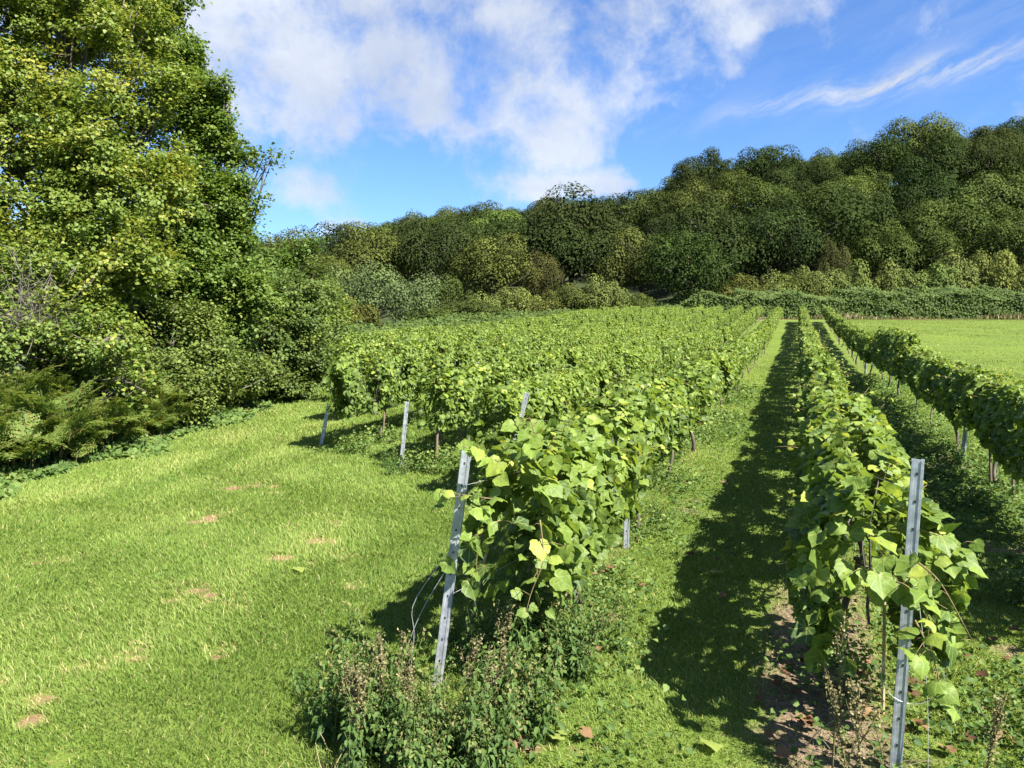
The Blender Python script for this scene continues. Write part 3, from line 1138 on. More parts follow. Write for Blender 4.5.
place(post_bm(bm_, bm_ + np.array([0.02, 0, 0.98]), turn=0.2), 'trellis_post', ZP, 'steel post foot below the leaves midway along the tilted-post row', 'post', bm_, G_POST)
bq = gp(478, 437)
place(post_bm(bq, bq + np.array([0, 0, 0.98]), turn=0.2), 'trellis_post', ZP, 'steel post inside the second row past the wooden stake', 'post', bq, G_POST)
bc = gp(865, 374)
place(post_bm(bc, bc + np.array([0, 0, 1.0]), turn=-0.5), 'trellis_post', ZP, 'pale steel post half way along the meadow-side row', 'post', bc, G_POST)
bc2 = gp(962, 462)
place(post_bm(bc2, bc2 + np.array([0.03, 0, 0.9]), turn=-0.5), 'trellis_post', ZP, 'steel post in the shade under the meadow-side row', 'post', bc2, G_POST)
for k in ('A', 'B', 'C', 'L2', 'L3', 'L4', 'L5', 'L6', 'L7', 'L8', 'L9'):
    for yy in (ROWY1 + 0.1,):
        b = np.array([ROWX[k], yy, zg1(ROWX[k], yy)])
        place(post_bm(b, b + np.array([0, 0, 0.95]), holes=False), 'trellis_post', ZP, 'steel post at the far end of the ' + ROWDESC[k], 'post', b, 'far end posts of the rows')

G_CANE = 'canes and stakes supporting the vines'


def cane(a, b, r, mat, name, label):
    a, b = np.asarray(a, float), np.asarray(b, float)
    mb = MB()
    n = 9
    tt = np.linspace(-0.06, 1, n)
    pts = a + np.outer(tt, b - a)
    rad = r * (1 - 0.2 * tt) * (1 + 0.10 * (np.arange(n) % 3 == 0))
    mb.tube(pts, rad, 7)
    return place(mb, name, mat, label, 'stake', a, G_CANE, smooth=False)


def cane_px(x0, y0, x1, y1, r, mat, name, label, dy=0.0):
    a = gp(x0, y0)
    b = seen_top(x1, y1, y=a[1] + dy)
    d = b - a
    cane(a, a + d * 1.6, r, mat, name, label)


cane_px(467, 642, 482, 572, 0.008, M['cane'], 'bamboo_cane', 'straw coloured bamboo cane close beside the tilted steel post')
cane_px(544, 632, 551, 578, 0.0055, M['cane'], 'bamboo_cane', 'thin pale cane under the leaves right of the tilted post')
cane_px(577, 585, 602, 540, 0.006, M['stakewood'], 'bamboo_cane', 'grey slanting cane among bare stems below the tilted-post row', 0.05)
cane_px(436, 468, 437, 440, 0.016, M['stakewood'], 'wooden_stake', 'short brown wooden stake beside the thin grey post on the track')
cane_px(460, 450, 461, 425, 0.012, M['stakewood'], 'wooden_stake', 'dark thin stake under the first vine past the grey post')
cane_px(440, 452, 441, 425, 0.01, M['stakewood'], 'wooden_stake', 'dark stake between the brown stake and the leafy vines')
cane_px(383, 440, 384, 420, 0.012, M['stakewood'], 'wooden_stake', 'short stake behind the thin grey post on the track')
cane_px(883, 714, 884, 640, 0.007, M['cane'], 'bamboo_cane', 'yellowish cane standing behind the bright punched post')
cane_px(991, 486, 990, 455, 0.013, M['stakewood'], 'wooden_stake', 'weathered stake at the shaded foot of the meadow-side row')
cane_px(1013, 499, 1013, 470, 0.013, M['stakewood'], 'wooden_stake', 'dark stake at the picture edge under the meadow-side row')
cane_px(958, 453, 957, 430, 0.01, M['stakewood'], 'wooden_stake', 'thin stake next to the shaded steel post of the meadow-side row')


def wire(pts, r, label, name='trellis_wire', group='wires of the trellis'):
    mb = MB()
    mb.tube(pts, r, 5)
    place(mb, name, M['wire'], label, 'wire', pts[0], group)


def row_wire(k, p0, h, label):
    x = ROWX[k]
    ys = np.concatenate([[p0[1]], np.arange(p0[1] + 1.2, ROWY1, 3.0), [ROWY1]])
    pts = np.array([(x if i else p0[0], y, zg1(x, y) + h if i else p0[2]) for i, y in enumerate(ys)])
    wire(pts, 0.0012, label)


def on_post(post, h):
    b, t_ = post
    return b + (t_ - b) * h


row_wire('A', on_post(POSTA, 0.40), 0.45, 'lower steel wire from the tilted post into its vines')
row_wire('A', on_post(POSTA, 0.86), 0.86, 'upper steel wire from the tilted post into its vines')
row_wire('B', on_post(POSTB, 0.52), 0.46, 'lower steel wire from the bright punched post into its vines')
row_wire('B', on_post(POSTB, 0.9), 0.88, 'upper steel wire from the bright punched post into its vines')
row_wire('L3', b3 + np.array([0.02, 0, 0.5]), 0.5, 'steel wire from the thin grey post through its vines')
# slack anchor wires looped round the tilted post
p = on_post(POSTA, 0.55)
q = bA + np.array([-0.13, -0.12, 0.0])
tt = np.linspace(0, 1, 14)[:, None]
wire(p * (1 - tt) + q * tt + np.array([-0.05, 0, 0]) * np.sin(tt * math.pi), 0.0013, 'slack anchor wire bowing out beside the tilted post')
q2 = bA + np.array([-0.05, -0.1, 0.1])
p2 = on_post(POSTA, 0.62)
wire(p2 * (1 - tt) + q2 * tt + np.array([-0.09, -0.02, 0]) * np.sin(tt * math.pi) + 0.012 * np.sin(tt * 11), 0.0013, 'kinked loose wire hanging from the tilted post into the nettles')
p = on_post(POSTB, 0.72)
q = bB + np.array([0.10, -0.05, 0.0])
wire(p * (1 - tt) + q * tt + np.array([0.02, 0, 0]) * np.sin(tt * math.pi), 0.0011, 'thin wire hanging straight down beside the bright punched post')
th = np.linspace(-0.3, 3.6, 22)
cl = on_post(POSTB, 0.22)
wire(np.stack([cl[0] + 0.03 + 0.10 * np.cos(th), cl[1] - 0.03 + 0.03 * np.sin(th), cl[2] + 0.14 - 0.12 * np.sin(th)], 1), 0.0011, 'curled loop of thin wire near the foot of the bright punched post')

# ------------------------------------------------------------------ leafy sprays round the two near posts


def spray(name, label, pts, nleaf, size, seed, tint0=0.7, up=0.8):
    """one trailing vine shoot with its own big leaves"""
    g = np.random.default_rng(seed)
    pts = np.asarray(pts, float)
    root = thing(name, label, 'vine shoot', pts[0], group='loose shoots around the end posts')
    loc = pts - pts[0]
    mb = MB()
    ts = np.linspace(0, 1, 12)
    tk = np.linspace(0, 1, len(loc))
    cur = np.stack([np.interp(ts, tk, loc[:, c]) for c in range(3)], 1)
    for _ in range(2):
        cur[1:-1] = 0.25 * cur[:-2] + 0.5 * cur[1:-1] + 0.25 * cur[2:]
    mb.tube(cur, np.linspace(0.004, 0.0016, 12), 5)
    ti = np.linspace(0.05, 1, nleaf)
    base = np.stack([np.interp(ti, ts, cur[:, c]) for c in range(3)], 1)
    off = np.stack([g.normal(0, .05, nleaf), g.normal(0, .05, nleaf) - 0.02, g.normal(0.0, .035, nleaf)], 1)
    for b_, o_ in zip(base, off):
        mb.tube([b_, b_ + o_ * 0.5 + np.array([0, 0, 0.008]), b_ + o_], [0.0016, 0.0013, 0.0012], 4)
    N = np.stack([g.normal(0.25, .4, nleaf), g.normal(-0.35, .4, nleaf), np.full(nleaf, up)], 1)
    D = np.stack([g.normal(0, .6, nleaf), g.normal(-0.2, .5, nleaf), np.full(nleaf, -0.6)], 1)
    S = 0.85 * size * (0.6 + 0.55 * g.random(nleaf)) * (1 - 0.3 * ti)
    T = VINE_V[seed % 4]
    me = arrays_mesh('leaves', *leaves(T, base + off, N, D, S, np.clip(tint0 - 0.14 + g.normal(0, .16, nleaf), 0, 1)))
    mb.build('stem', M['shoot'], root, smooth=True)
    leaf_coords(me, np.tile(T.v, (nleaf, 1)))
    link_mesh('leaves', me, M['vine'], root)


def P3(px, py, y):
    return seen_top(px, py, y=y)


spray('vine_shoot', 'pale shoot curling over the tip of the tilted post', [P3(500, 470, 3.0), P3(480, 450, 2.95), P3(462, 447, 2.92)], 6, 0.105, 1, 0.85)
spray('vine_shoot', 'shoot with big leaves reaching left past the tilted post', [P3(500, 500, 2.95), P3(465, 495, 2.9), P3(440, 492, 2.86)], 8, 0.11, 2, 0.8)
spray('vine_shoot', 'shoot hanging against the middle of the tilted post', [P3(500, 520, 2.95), P3(478, 535, 2.9), P3(476, 575, 2.88)], 8, 0.125, 3, 0.5, 0.4)
spray('vine_shoot', 'bright shoot drooping below the leaves beside the tilted post', [P3(540, 520, 3.05), P3(545, 560, 3.0), P3(530, 595, 2.98)], 9, 0.10, 4, 0.85)
spray('vine_shoot', 'upright shoot above the near end of the tilted-post row', [P3(530, 470, 3.2), P3(535, 435, 3.2), P3(530, 418, 3.2)], 8, 0.11, 5, 0.8)
spray('vine_shoot', 'trailing shoot with large pale leaves beside the bright punched post', [P3(880, 585, 3.0), P3(900, 580, 2.9), P3(925, 600, 2.88), P3(930, 650, 2.88)], 13, 0.125, 6, 0.8)
spray('vine_shoot', 'shoot with one broad leaf reaching out right of the bright post', [P3(915, 560, 2.95), P3(940, 580, 2.9), P3(972, 640, 2.9)], 6, 0.10, 7, 0.75)
spray('vine_shoot', 'shoot crossing behind the bright post towards the shaded grass', [P3(890, 530, 3.15), P3(925, 530, 3.1), P3(960, 545, 3.1)], 8, 0.10, 8, 0.75)
spray('vine_shoot', 'leafy shoot left of the bright punched post at mid height', [P3(890, 545, 3.0), P3(862, 575, 2.95), P3(870, 600, 2.95)], 7, 0.12, 9, 0.85)
spray('vine_shoot', 'low hanging shoot with pale leaves below the bright post shoots', [P3(915, 620, 2.95), P3(935, 660, 2.9), P3(940, 690, 2.9)], 7, 0.10, 10, 0.8)

# ------------------------------------------------------------------ near trees and shrubs


def lobed_tree(name, label, cat, lobes, mat, base, seed, ncl=700, nlf=70, leaf=0.085, T=OVAL_T, tint0=0.4, trunk_r=0.14, spread=0.30, group=None, twigs=0.25, yellow=0.0, jit=0.14, flat=0.55, sub=0):
    """a tree or shrub whose crown fills the lobes (world centre, radii); leaves sit in sprays at the twig ends"""
    g = np.random.default_rng(seed)
    base = np.asarray(base, float)
    root = thing(name, label, cat, base, group=group)
    if sub:
        new = []
        for c, r_ in lobes:
            rr_ = np.broadcast_to(np.asarray(r_, float), 3)
            for k in range(sub):
                d_ = unit(g.normal(0, 1, (1, 3)))[0]
                new.append((np.asarray(c) + d_ * rr_ * g.uniform(0.5, 0.85), rr_ * g.uniform(0.32, 0.56)))
        lobes = new + [(c, np.broadcast_to(np.asarray(r_, float), 3) * 0.8) for c, r_ in lobes]
    cs = np.array([l[0] for l in lobes]) - base
    rs = np.array([np.broadcast_to(l[1], 3) for l in lobes], float)
    wts = rs.prod(1) ** (2 / 3)
    wts /= wts.sum()
    which = g.choice(len(lobes), ncl, p=wts)
    d = unit(g.normal(0, 1, (ncl, 3)))
    rad = (0.30 + 0.70 * g.random(ncl) ** 0.45)
    n3 = vnoise(d[:, 0] * 2.4 + which * 7.0, d[:, 1] * 2.4 + d[:, 2] * 2.4, seed, 2)
    rad = rad * (0.72 + 0.55 * n3)
    C = cs[which] + d * rs[which] * rad[:, None]
    C = C[C[:, 2] > 0.12]
    ncl = len(C)
    gap = vnoise(C[:, 0] * 1.3 + C[:, 2] * 0.9, C[:, 1] * 1.3 - C[:, 2] * 0.6, seed + 3, 2)
    C = C[gap > 0.3]
    ncl = len(C)
    mid = cs.mean(0)
    # skeleton: trunk, a limb to every lobe, twigs to the sprays
    wood = MB()
    tt = np.linspace(0, 1, 7)
    top = np.array([mid[0] * 0.8, mid[1] * 0.8, cs[:, 2].max() * 0.55])
    bend = g.normal(0, .12, 3)
    bend[2] = 0
    tr = np.outer(tt, top) + np.outer(np.sin(tt * math.pi), bend)
    tr[0, 2] -= 0.1
    wood.tube(tr, np.linspace(trunk_r, trunk_r * 0.2, 7), 8)
    limbs = []
    for c, r_ in zip(cs, rs):
        a = tr[min(5, max(1, int(6 * np.clip(c[2] / max(top[2], .1) * 0.6, 0.15, 0.8))))]
        pts = np.outer(1 - tt, a) + np.outer(tt, c) + np.outer(np.sin(tt * math.pi), g.normal(0, .1, 3))
        wood.tube(pts, np.linspace(trunk_r * 0.26, 0.007, 7), 6)
        limbs.append(pts)
    LP = np.concatenate(limbs + [tr[2:]])
    sel = np.nonzero(g.random(ncl) < twigs)[0]
    outd = np.empty((ncl, 3))
    for i0 in range(0, ncl, 400):
        dd = np.linalg.norm(C[i0:i0 + 400, None] - LP[None], axis=2)
        outd[i0:i0 + 400] = C[i0:i0 + 400] - LP[dd.argmin(1)]
    for i in sel:
        e = C[i] + unit(outd[i][None])[0] * 0.12
        s = C[i] - outd[i]
        m = (s + e) / 2 + g.normal(0, .05, 3)
        wood.tube([s, m, e], [0.014, 0.009, 0.003], 4, cap=False)
    outd = unit(outd + np.array([0, 0, 0.15]))
    # leaves: flattish sprays along the outward direction
    P = np.repeat(C, nlf, 0)
    O = np.repeat(outd, nlf, 0)
    n = len(P)
    al = g.random(n) ** 0.8
    off = O * ((al - 0.45) * spread * 1.5)[:, None] + g.normal(0, 1, (n, 3)) * spread * 0.36 * np.array([1, 1, flat])
    P = P + off
    P = P + 0
    N = O * 0.45 + np.array([0, 0, 0.75]) + g.normal(0, .5, (n, 3))
    D = O + g.normal(0, .7, (n, 3)) + np.array([0, 0, -0.25])
    S = leaf * (0.55 + 0.7 * g.random(n))
    cj = np.repeat(g.normal(0, jit * 0.75, ncl), nlf)
    tint = np.clip(tint0 + cj + 0.12 * (al - 0.5) + g.normal(0, jit * 0.6, n) + yellow * (g.random(n) < 0.2), 0, 1)
    kp = P[:, 2] > 0.02
    me = arrays_mesh('crown', *leaves(T, P[kp], N[kp], D[kp], S[kp], tint[kp]))
    wood.build('trunk', M['bark'], root, smooth=True)
    link_mesh('crown', me, mat, root)
    return root


def lb(px, py, rpx, depth, ry=None, rz=None):
    """lobe from a place in the view, a radius in pixels and a distance"""
    r = rpx * depth / FPX
    return (at_d(px, py, depth), (r, (ry or rpx) * depth / FPX, (rz or rpx) * depth / FPX))


def grnd(px, depth):
    p = at_d(px, 384, depth)
    return np.array([p[0], p[1], zg1(p[0], p[1])])


lobed_tree('broadleaf_tree', 'tall yellow-green broadleaf tree at the head of the hedge bank', 'tree',
           [lb(50, 10, 82, 11.4), lb(128, 35, 42, 11.2), lb(-60, 80, 100, 11.8), lb(25, 125, 90, 10.8), lb(115, 125, 62, 11.0), lb(90, 210, 70, 10.4),
            lb(5, 225, 75, 10.4), lb(140, 262, 42, 10.2), lb(-70, 230, 85, 11), lb(85, 305, 48, 10.1), lb(95, -60, 55, 11.6), lb(0, -60, 90, 11.8), lb(168, 85, 24, 11.2), lb(160, 180, 34, 10.9)],
           M['treel'], grnd(60, 11.6), 11, ncl=2700, nlf=88, leaf=0.056, tint0=0.77, trunk_r=0.11, yellow=0.05, sub=6, spread=0.24)
lobed_tree('broadleaf_tree', 'darker green tree with a long limb reaching out into the sky', 'tree',
           [lb(195, 105, 32, 12.8), lb(226, 98, 22, 12.6, 16, 10), lb(215, 150, 30, 12.6), lb(240, 156, 24, 12.6, 16, 10), lb(266, 158, 15, 12.6, 10, 6), lb(190, 200, 48, 12.4), lb(225, 205, 32, 12.4), lb(235, 235, 22, 12.5), lb(200, 265, 44, 12.2), lb(235, 285, 36, 12.4), lb(175, 55, 24, 12.8), lb(150, 12, 34, 12.9), lb(215, 335, 36, 12.3), lb(160, 250, 42, 12.9)],
           M['treel'], grnd(205, 12.9), 12, ncl=1500, nlf=84, leaf=0.058, tint0=0.55, trunk_r=0.09, sub=5, spread=0.24)
lobed_tree('round_shrub', 'rounded dark green shrub where the hedge meets the vineyard', 'shrub',
           [lb(290, 310, 44, 14.4, 44, 44), lb(268, 340, 38, 13.9), lb(310, 345, 30, 14.4), lb(285, 370, 34, 14.2), lb(250, 330, 34, 13.6)],
           M['treed'], grnd(290, 14.8), 13, ncl=700, nlf=80, leaf=0.056, tint0=0.6, trunk_r=0.07, spread=0.22, sub=6)
lobed_tree('pale_shrub', 'yellow-green shrub peeping out beyond the rounded dark shrub', 'shrub',
           [lb(322, 318, 22, 17.0, 26, 34), lb(312, 350, 24, 16.6)], M['treel'], grnd(316, 17.2), 14, ncl=220, nlf=80, leaf=0.06, tint0=0.68, trunk_r=0.05)
lobed_tree('young_tree', 'thin young tree top showing above the dark shrub', 'tree',
           [lb(292, 258, 10, 16.5, 10, 8), lb(308, 250, 7, 16.6, 7, 5), lb(272, 274, 20, 16.2)], M['treel'], grnd(282, 16.8), 15, ncl=110, nlf=70, leaf=0.065, tint0=0.3, trunk_r=0.06)
lobed_tree('yellowing_shrub', 'yellowing shrub with thin leaves hanging over the bracken', 'shrub',
           [lb(30, 330, 60, 9.3, 60, 44), lb(95, 345, 42, 9.2, 40, 34), lb(125, 375, 32, 9.0, 30, 24), lb(-50, 340, 60, 9.3), lb(40, 280, 45, 9.6)],
           M['treel'], grnd(50, 9.8), 16, ncl=480, nlf=62, leaf=0.052, tint0=0.62, trunk_r=0.06, yellow=0.15, sub=5, twigs=0.8)
lobed_tree('bramble_thicket', 'dark bramble thicket filling the foot of the tall tree', 'shrub',
           [lb(150, 385, 55, 10.6, 50, 40), lb(215, 372, 40, 11.6, 40, 30), lb(60, 400, 70, 9.7, 60, 40), lb(-60, 420, 80, 9.6, 60, 45), lb(180, 330, 40, 11.4), lb(250, 378, 26, 12.6, 26, 20)],
           M['treed'], grnd(120, 10.6), 17, ncl=800, nlf=70, leaf=0.05, tint0=0.7, trunk_r=0.05, spread=0.22, sub=6)

lobed_tree('thicket', 'dark thicket in the gap behind the tall tree', 'shrub',
           [lb(-40, 300, 70, 14.5, 60, 60), lb(70, 290, 70, 14.8, 60, 62), lb(150, 300, 60, 14.8, 50, 60), lb(225, 310, 50, 15.2, 45, 52)],
           M['treed'], grnd(110, 14.8), 18, ncl=420, nlf=80, leaf=0.085, tint0=0.35, trunk_r=0.05, spread=0.34)

# the tangle of bare grey twigs in the crown's lower left
mb = MB()
g = np.random.default_rng(5)
tb = at_d(20, 340, 9.2)
for k in range(70):
    a = tb + g.normal(0, .12, 3)
    d_ = np.array([g.normal(0.1, .6), g.normal(-0.25, .3), g.uniform(0.2, 1)])
    d_ /= np.linalg.norm(d_)
    ln = g.uniform(0.35, 0.95)
    tt_ = np.linspace(0, 1, 6)
    pts = a + np.outer(tt_ * ln, d_) + np.outer(tt_ ** 2, g.normal(0, .14, 3)) + np.cumsum(g.normal(0, .015, (6, 3)), 0)
    mb.tube(pts, np.linspace(0.006, 0.0015, 6), 4)
    for j in range(3):
        s = pts[2 + j]
        mb.tube([s, s + g.normal(0, .07, 3) + d_ * 0.1, s + g.normal(0, .1, 3) + d_ * 0.2], [0.0025, 0.002, 0.001], 3)
place(mb, 'dead_branch', M['twig'], 'tangle of bare grey dead twigs in front of the tall tree', 'branch', tb)


# ------------------------------------------------------------------ bracken
def frond(g, mb_parts, base, az, L, arch):
    """one bracken frond: arched midrib with paired, toothed side leaflets"""
    n = 12
    t = np.linspace(0.2, 1, n)
    dirn = np.array([math.cos(az), math.sin(az), 0])
    def pos(q):
        return base + np.outer(q * L * 0.75, dirn) * (0.25 + 0.75 * q[:, None]) + np.outer(L * (1.25 * q - arch * 1.5 * q * q), (0, 0, 1))
    P = pos(t)
    Tn = unit(np.gradient(P, axis=0))
    sidev = unit(np.cross(Tn, np.array([0, 0, 1.0])))
    nrm = np.cross(sidev, Tn)
    wid = 0.44 * L * np.sin(np.clip((1 - t) * 1.25 + 0.02, 0, 1) * math.pi / 2) * (0.4 + 0.6 * smoothstep(0.1, 0.35, t))
    for s in (-1, 1):
        for i in range(n):
            m = 7
            q = (np.arange(m) + 0.6) / m
            dl = unit((sidev[i] * s + Tn[i] * (0.4 + g.normal(0, .1)) + nrm[i] * g.normal(-0.05, .22))[None])[0]
            pp = P[i] + np.outer(q * wid[i], dl) - np.outer(q * q * wid[i] * 0.14, nrm[i])
            dd = np.concatenate([np.tile(Tn[i] + dl * 0.4, (m, 1)), np.tile(-Tn[i] + dl * 0.4, (m, 1))])
            pp2 = np.concatenate([pp, pp])
            S = (np.tile(wid[i] * 0.36 * (1.05 - q * 0.8), 2) + 0.004) * g.uniform(0.7, 1.25, 2 * m)
            N = np.tile(nrm[i], (2 * m, 1)) + g.normal(0, .15, (2 * m, 3))
            mb_parts.append((pp2, N, dd, S))
    return pos(np.linspace(0, 1, 10))


def build_bracken():
    protos = []
    QT = quad_leaf(0.36)
    for s in range(5):
        g = np.random.default_rng(60 + s)
        root = thing('bracken_fern', 'x', 'fern', group='bracken on the hedge bank')
        parts, mb = [], MB()
        for k in range(8):
            rib = frond(g, parts, np.array([g.normal(0, .09), g.normal(0, .09), g.uniform(0, .22)]), 2 * math.pi * k / 8 + g.normal(0, .5), g.uniform(0.34, 0.64), g.uniform(0.12, 0.75))
            mb.tube(rib, np.linspace(0.005, 0.0015, 10), 4)
        P, N, D, S = (np.concatenate([p[i] for p in parts]) for i in range(4))
        tint = np.clip(0.45 + 0.1 * s / 5 + 0.2 + g.normal(0, .15, len(P)), 0, 0.97)
        me = arrays_mesh('frond', *leaves(QT, P, N, D, S, tint))
        link_mesh('frond', me, M['fern'], root)
        mb.build('stem', M['shoot'], root, smooth=True)
        protos.append(root)
    g = np.random.default_rng(9)
    spots = []
    for k in range(150):
        f = g.random()
        yy = np.interp(f, [0, 1], [2.8, 13.0])
        xx = np.interp(yy, HEDGE[:, 1], HEDGE[:, 0]) - 0.25 - 1.3 * g.random() ** 1.5
        spots.append((xx, yy))
    spots.sort(key=lambda p: math.hypot(*p))
    used = set()
    for i, (x, y) in enumerate(spots):
        p = protos[i % 5]
        dpt = -x * SP + y * CP
        back = np.interp(y, HEDGE[:, 1], HEDGE[:, 0]) - x
        if y < 6.6:
            lab = 'arching bracken fern in the thick clump at the near end of the bank'
        elif y < 9.5:
            lab = 'green bracken fern half way along the hedge bank'
        else:
            lab = 'bracken fern on the bank below the round dark shrub'
        loc = (x, y, zg1(x, y) + 0.36 * min(back, 1.3) - 0.06)
        sc = g.uniform(0.8, 1.25)
        if p.name not in used:
            used.add(p.name)
            p.location, p.rotation_euler, p.scale = loc, (0, 0, g.random() * 6), (sc,) * 3
            p['label'] = lab
        else:
            dup(p, loc, g.random() * 6, lab, None, sc)


build_bracken()


# low brambles, ivy and nettles carpeting the bank between the ferns
def build_bank():
    g = np.random.default_rng(71)
    n = 30000
    y = 1.5 + 12.8 * g.random(n)
    back = -0.15 + 1.9 * g.random(n) ** 1.2
    x = np.interp(y, HEDGE[:, 1], HEDGE[:, 0]) - back + 0.9 * (vnoise(y * 1.3, 0 * y, 2, 3) - 0.62)
    h = np.clip(0.05 + 0.45 * np.clip(back, 0, 2) * (0.4 + vnoise(x * 1.8, y * 1.8, 8, 3)), 0.02, 1.0) * (0.35 + 0.65 * g.random(n) ** 0.5)
    P = np.stack([x, y, zg(x, y) + h], 1)
    N = np.stack([g.normal(.25, .5, n), g.normal(-.15, .5, n), np.full(n, 0.8)], 1)
    D = g.normal(0, 1, (n, 3)) + np.array([0.2, -0.1, -0.4])
    S = 0.03 + 0.055 * g.random(n)
    cl = vnoise(x * 2.5, y * 2.5, 15, 2)
    tint = np.clip(0.18 + 0.75 * cl + g.normal(0, .15, n), 0, 0.93)
    me = arrays_mesh('undergrowth', *leaves(OVAL_T, P, N, D, S, tint))
    tag(link_mesh('undergrowth', me, M['weed']), 'tangled brambles and nettles carpeting the foot of the hedge bank', 'undergrowth', kind='stuff')


build_bank()


def build_scrub():
    g = np.random.default_rng(72)
    n = 30000
    y = 14 + 42 * g.random(n) ** 0.9
    back = 6.0 * g.random(n)
    x = np.interp(y, HEDGE[:, 1], HEDGE[:, 0]) - back
    h = (0.3 + 0.9 * vnoise(x * 0.8, y * 0.8, 8, 3)) * (0.3 + 0.7 * g.random(n) ** 0.4) * smoothstep(-0.5, 1.5, back)
    P = np.stack([x, y, zg(x, y) + h], 1)
    N = np.stack([g.normal(.25, .5, n), g.normal(-.15, .5, n), np.full(n, 0.8)], 1)
    D = g.normal(0, 1, (n, 3)) + np.array([0.2, -0.1, -0.4])
    S = 0.08 + 0.12 * g.random(n)
    tint = np.clip(0.1 + 0.7 * vnoise(x * 1.2, y * 1.2, 15, 3) + g.normal(0, .12, n), 0, 0.9)
    me = arrays_mesh('undergrowth', *leaves(QUAD_T, P, N, D, S, tint))
    tag(link_mesh('undergrowth', me, M['bramble']), 'low scrub between the outermost vine row and the shrubs', 'undergrowth', kind='stuff')


build_scrub()


# ------------------------------------------------------------------ nettles and dry stalks by the posts
def build_nettles():
    protos = []
    for s in range(6):
        g = np.random.default_rng(80 + s)
        root = thing('nettle', 'x', 'nettle', group='nettles round the foot of the tilted post')
        mb = MB()
        P, N, D, S, T_ = [], [], [], [], []
        H = 0.34 + 0.09 * (s % 3)
        for st in range(3):
            ln = g.normal(0, .07, 2)
            b0 = np.array([g.normal(0, .035), g.normal(0, .035), 0.0])
            tt_ = np.linspace(0, 1, 8)
            hh = H * g.uniform(0.7, 1.05)
            pts = b0 + np.stack([ln[0] * tt_ ** 1.5, ln[1] * tt_ ** 1.5, hh * tt_], 1)
            pts[0, 2] = -0.02
            mb.tube(pts, np.linspace(0.0032, 0.0014, 8), 4)
            k = 11
            for i in range(k):
                q = 0.15 + 0.85 * i / (k - 1)
                c = np.array([np.interp(q, tt_, pts[:, j]) for j in range(3)])
                a0 = i * math.pi / 2 + g.normal(0, .3)
                for a in (a0, a0 + math.pi):
                    d_ = np.array([math.cos(a), math.sin(a), -0.15 - 0.3 * g.random()])
                    P.append(c + d_ * 0.012)
                    D.append(d_)
                    N.append(np.array([math.cos(a) * 0.3, math.sin(a) * 0.3, 1]) + g.normal(0, .2, 3))
                    S.append((0.055 - 0.028 * q) * g.uniform(0.75, 1.2))
                    T_.append(np.clip(0.0 + 0.36 * q + g.normal(0, .14), 0, 0.9))
                    if s % 2 == 0 and q > 0.5:           # hanging seed tassels
                        for _ in range(2):
                            P.append(c + g.normal(0, .012, 3))
                            D.append(np.array([g.normal(0, .5), g.normal(0, .5), -1]))
                            N.append(g.normal(0, 1, 3))
                            S.append(g.uniform(0.012, 0.03))
                            T_.append(g.uniform(0.9, 1.0))
        me = arrays_mesh('leaves', *leaves(NETTLE_T, np.array(P), np.array(N), np.array(D), np.array(S), np.array(T_)))
        link_mesh('leaves', me, M['weed'], root)
        mb.build('stem', M['weed'], root, smooth=True)
        protos.append(root)
    g = np.random.default_rng(33)
    spots = []
    blobs = [(445, 745, 75, 26, 62, 'dense nettle in the clump around the foot of the tilted post'), (368, 735, 34, 30, 34, 'nettle at the grassy outer edge of the clump left of the tilted post'),
             (525, 658, 52, 20, 56, 'leafy nettle right of the tilted post under the vine leaves'), (440, 785, 75, 16, 26, 'nettle with pale leaves at the bottom edge below the tilted post'),
             (640, 520, 22, 12, 8, 'small nettle beside the mid-row steel post foot'), (392, 470, 18, 7, 9, 'low dark nettle around the thin grey post on the track'),
             (955, 475, 25, 12, 9, 'low nettle in the shade under the meadow-side row')]
    for cx, cy, sx, sy, n, lab in blobs:
        for k in range(n):
            px, py = cx + g.normal(0, sx * 0.7), cy + g.normal(0, sy * 0.7)
            spots.append((px, py, lab))
    used = set()
    for i, (px, py, lab) in enumerate(spots):
        p = protos[i % 6]
        loc = gp(px, py)
        far = np.linalg.norm(loc[:2]) > 5
        sc = g.uniform(0.55, 0.95) * (0.7 if far else 1.0) * (0.62 if 395 < px < 480 and py < 760 else 1.0)
        if p.name not in used:
            used.add(p.name)
            p.location, p.rotation_euler, p.scale = tuple(loc), (0, 0, g.random() * 6), (sc,) * 3
            p['label'] = lab
        else:
            dup(p, loc, g.random() * 6, lab, None, sc, lean=(g.normal(0, .15), g.normal(0, .15)))


build_nettles()


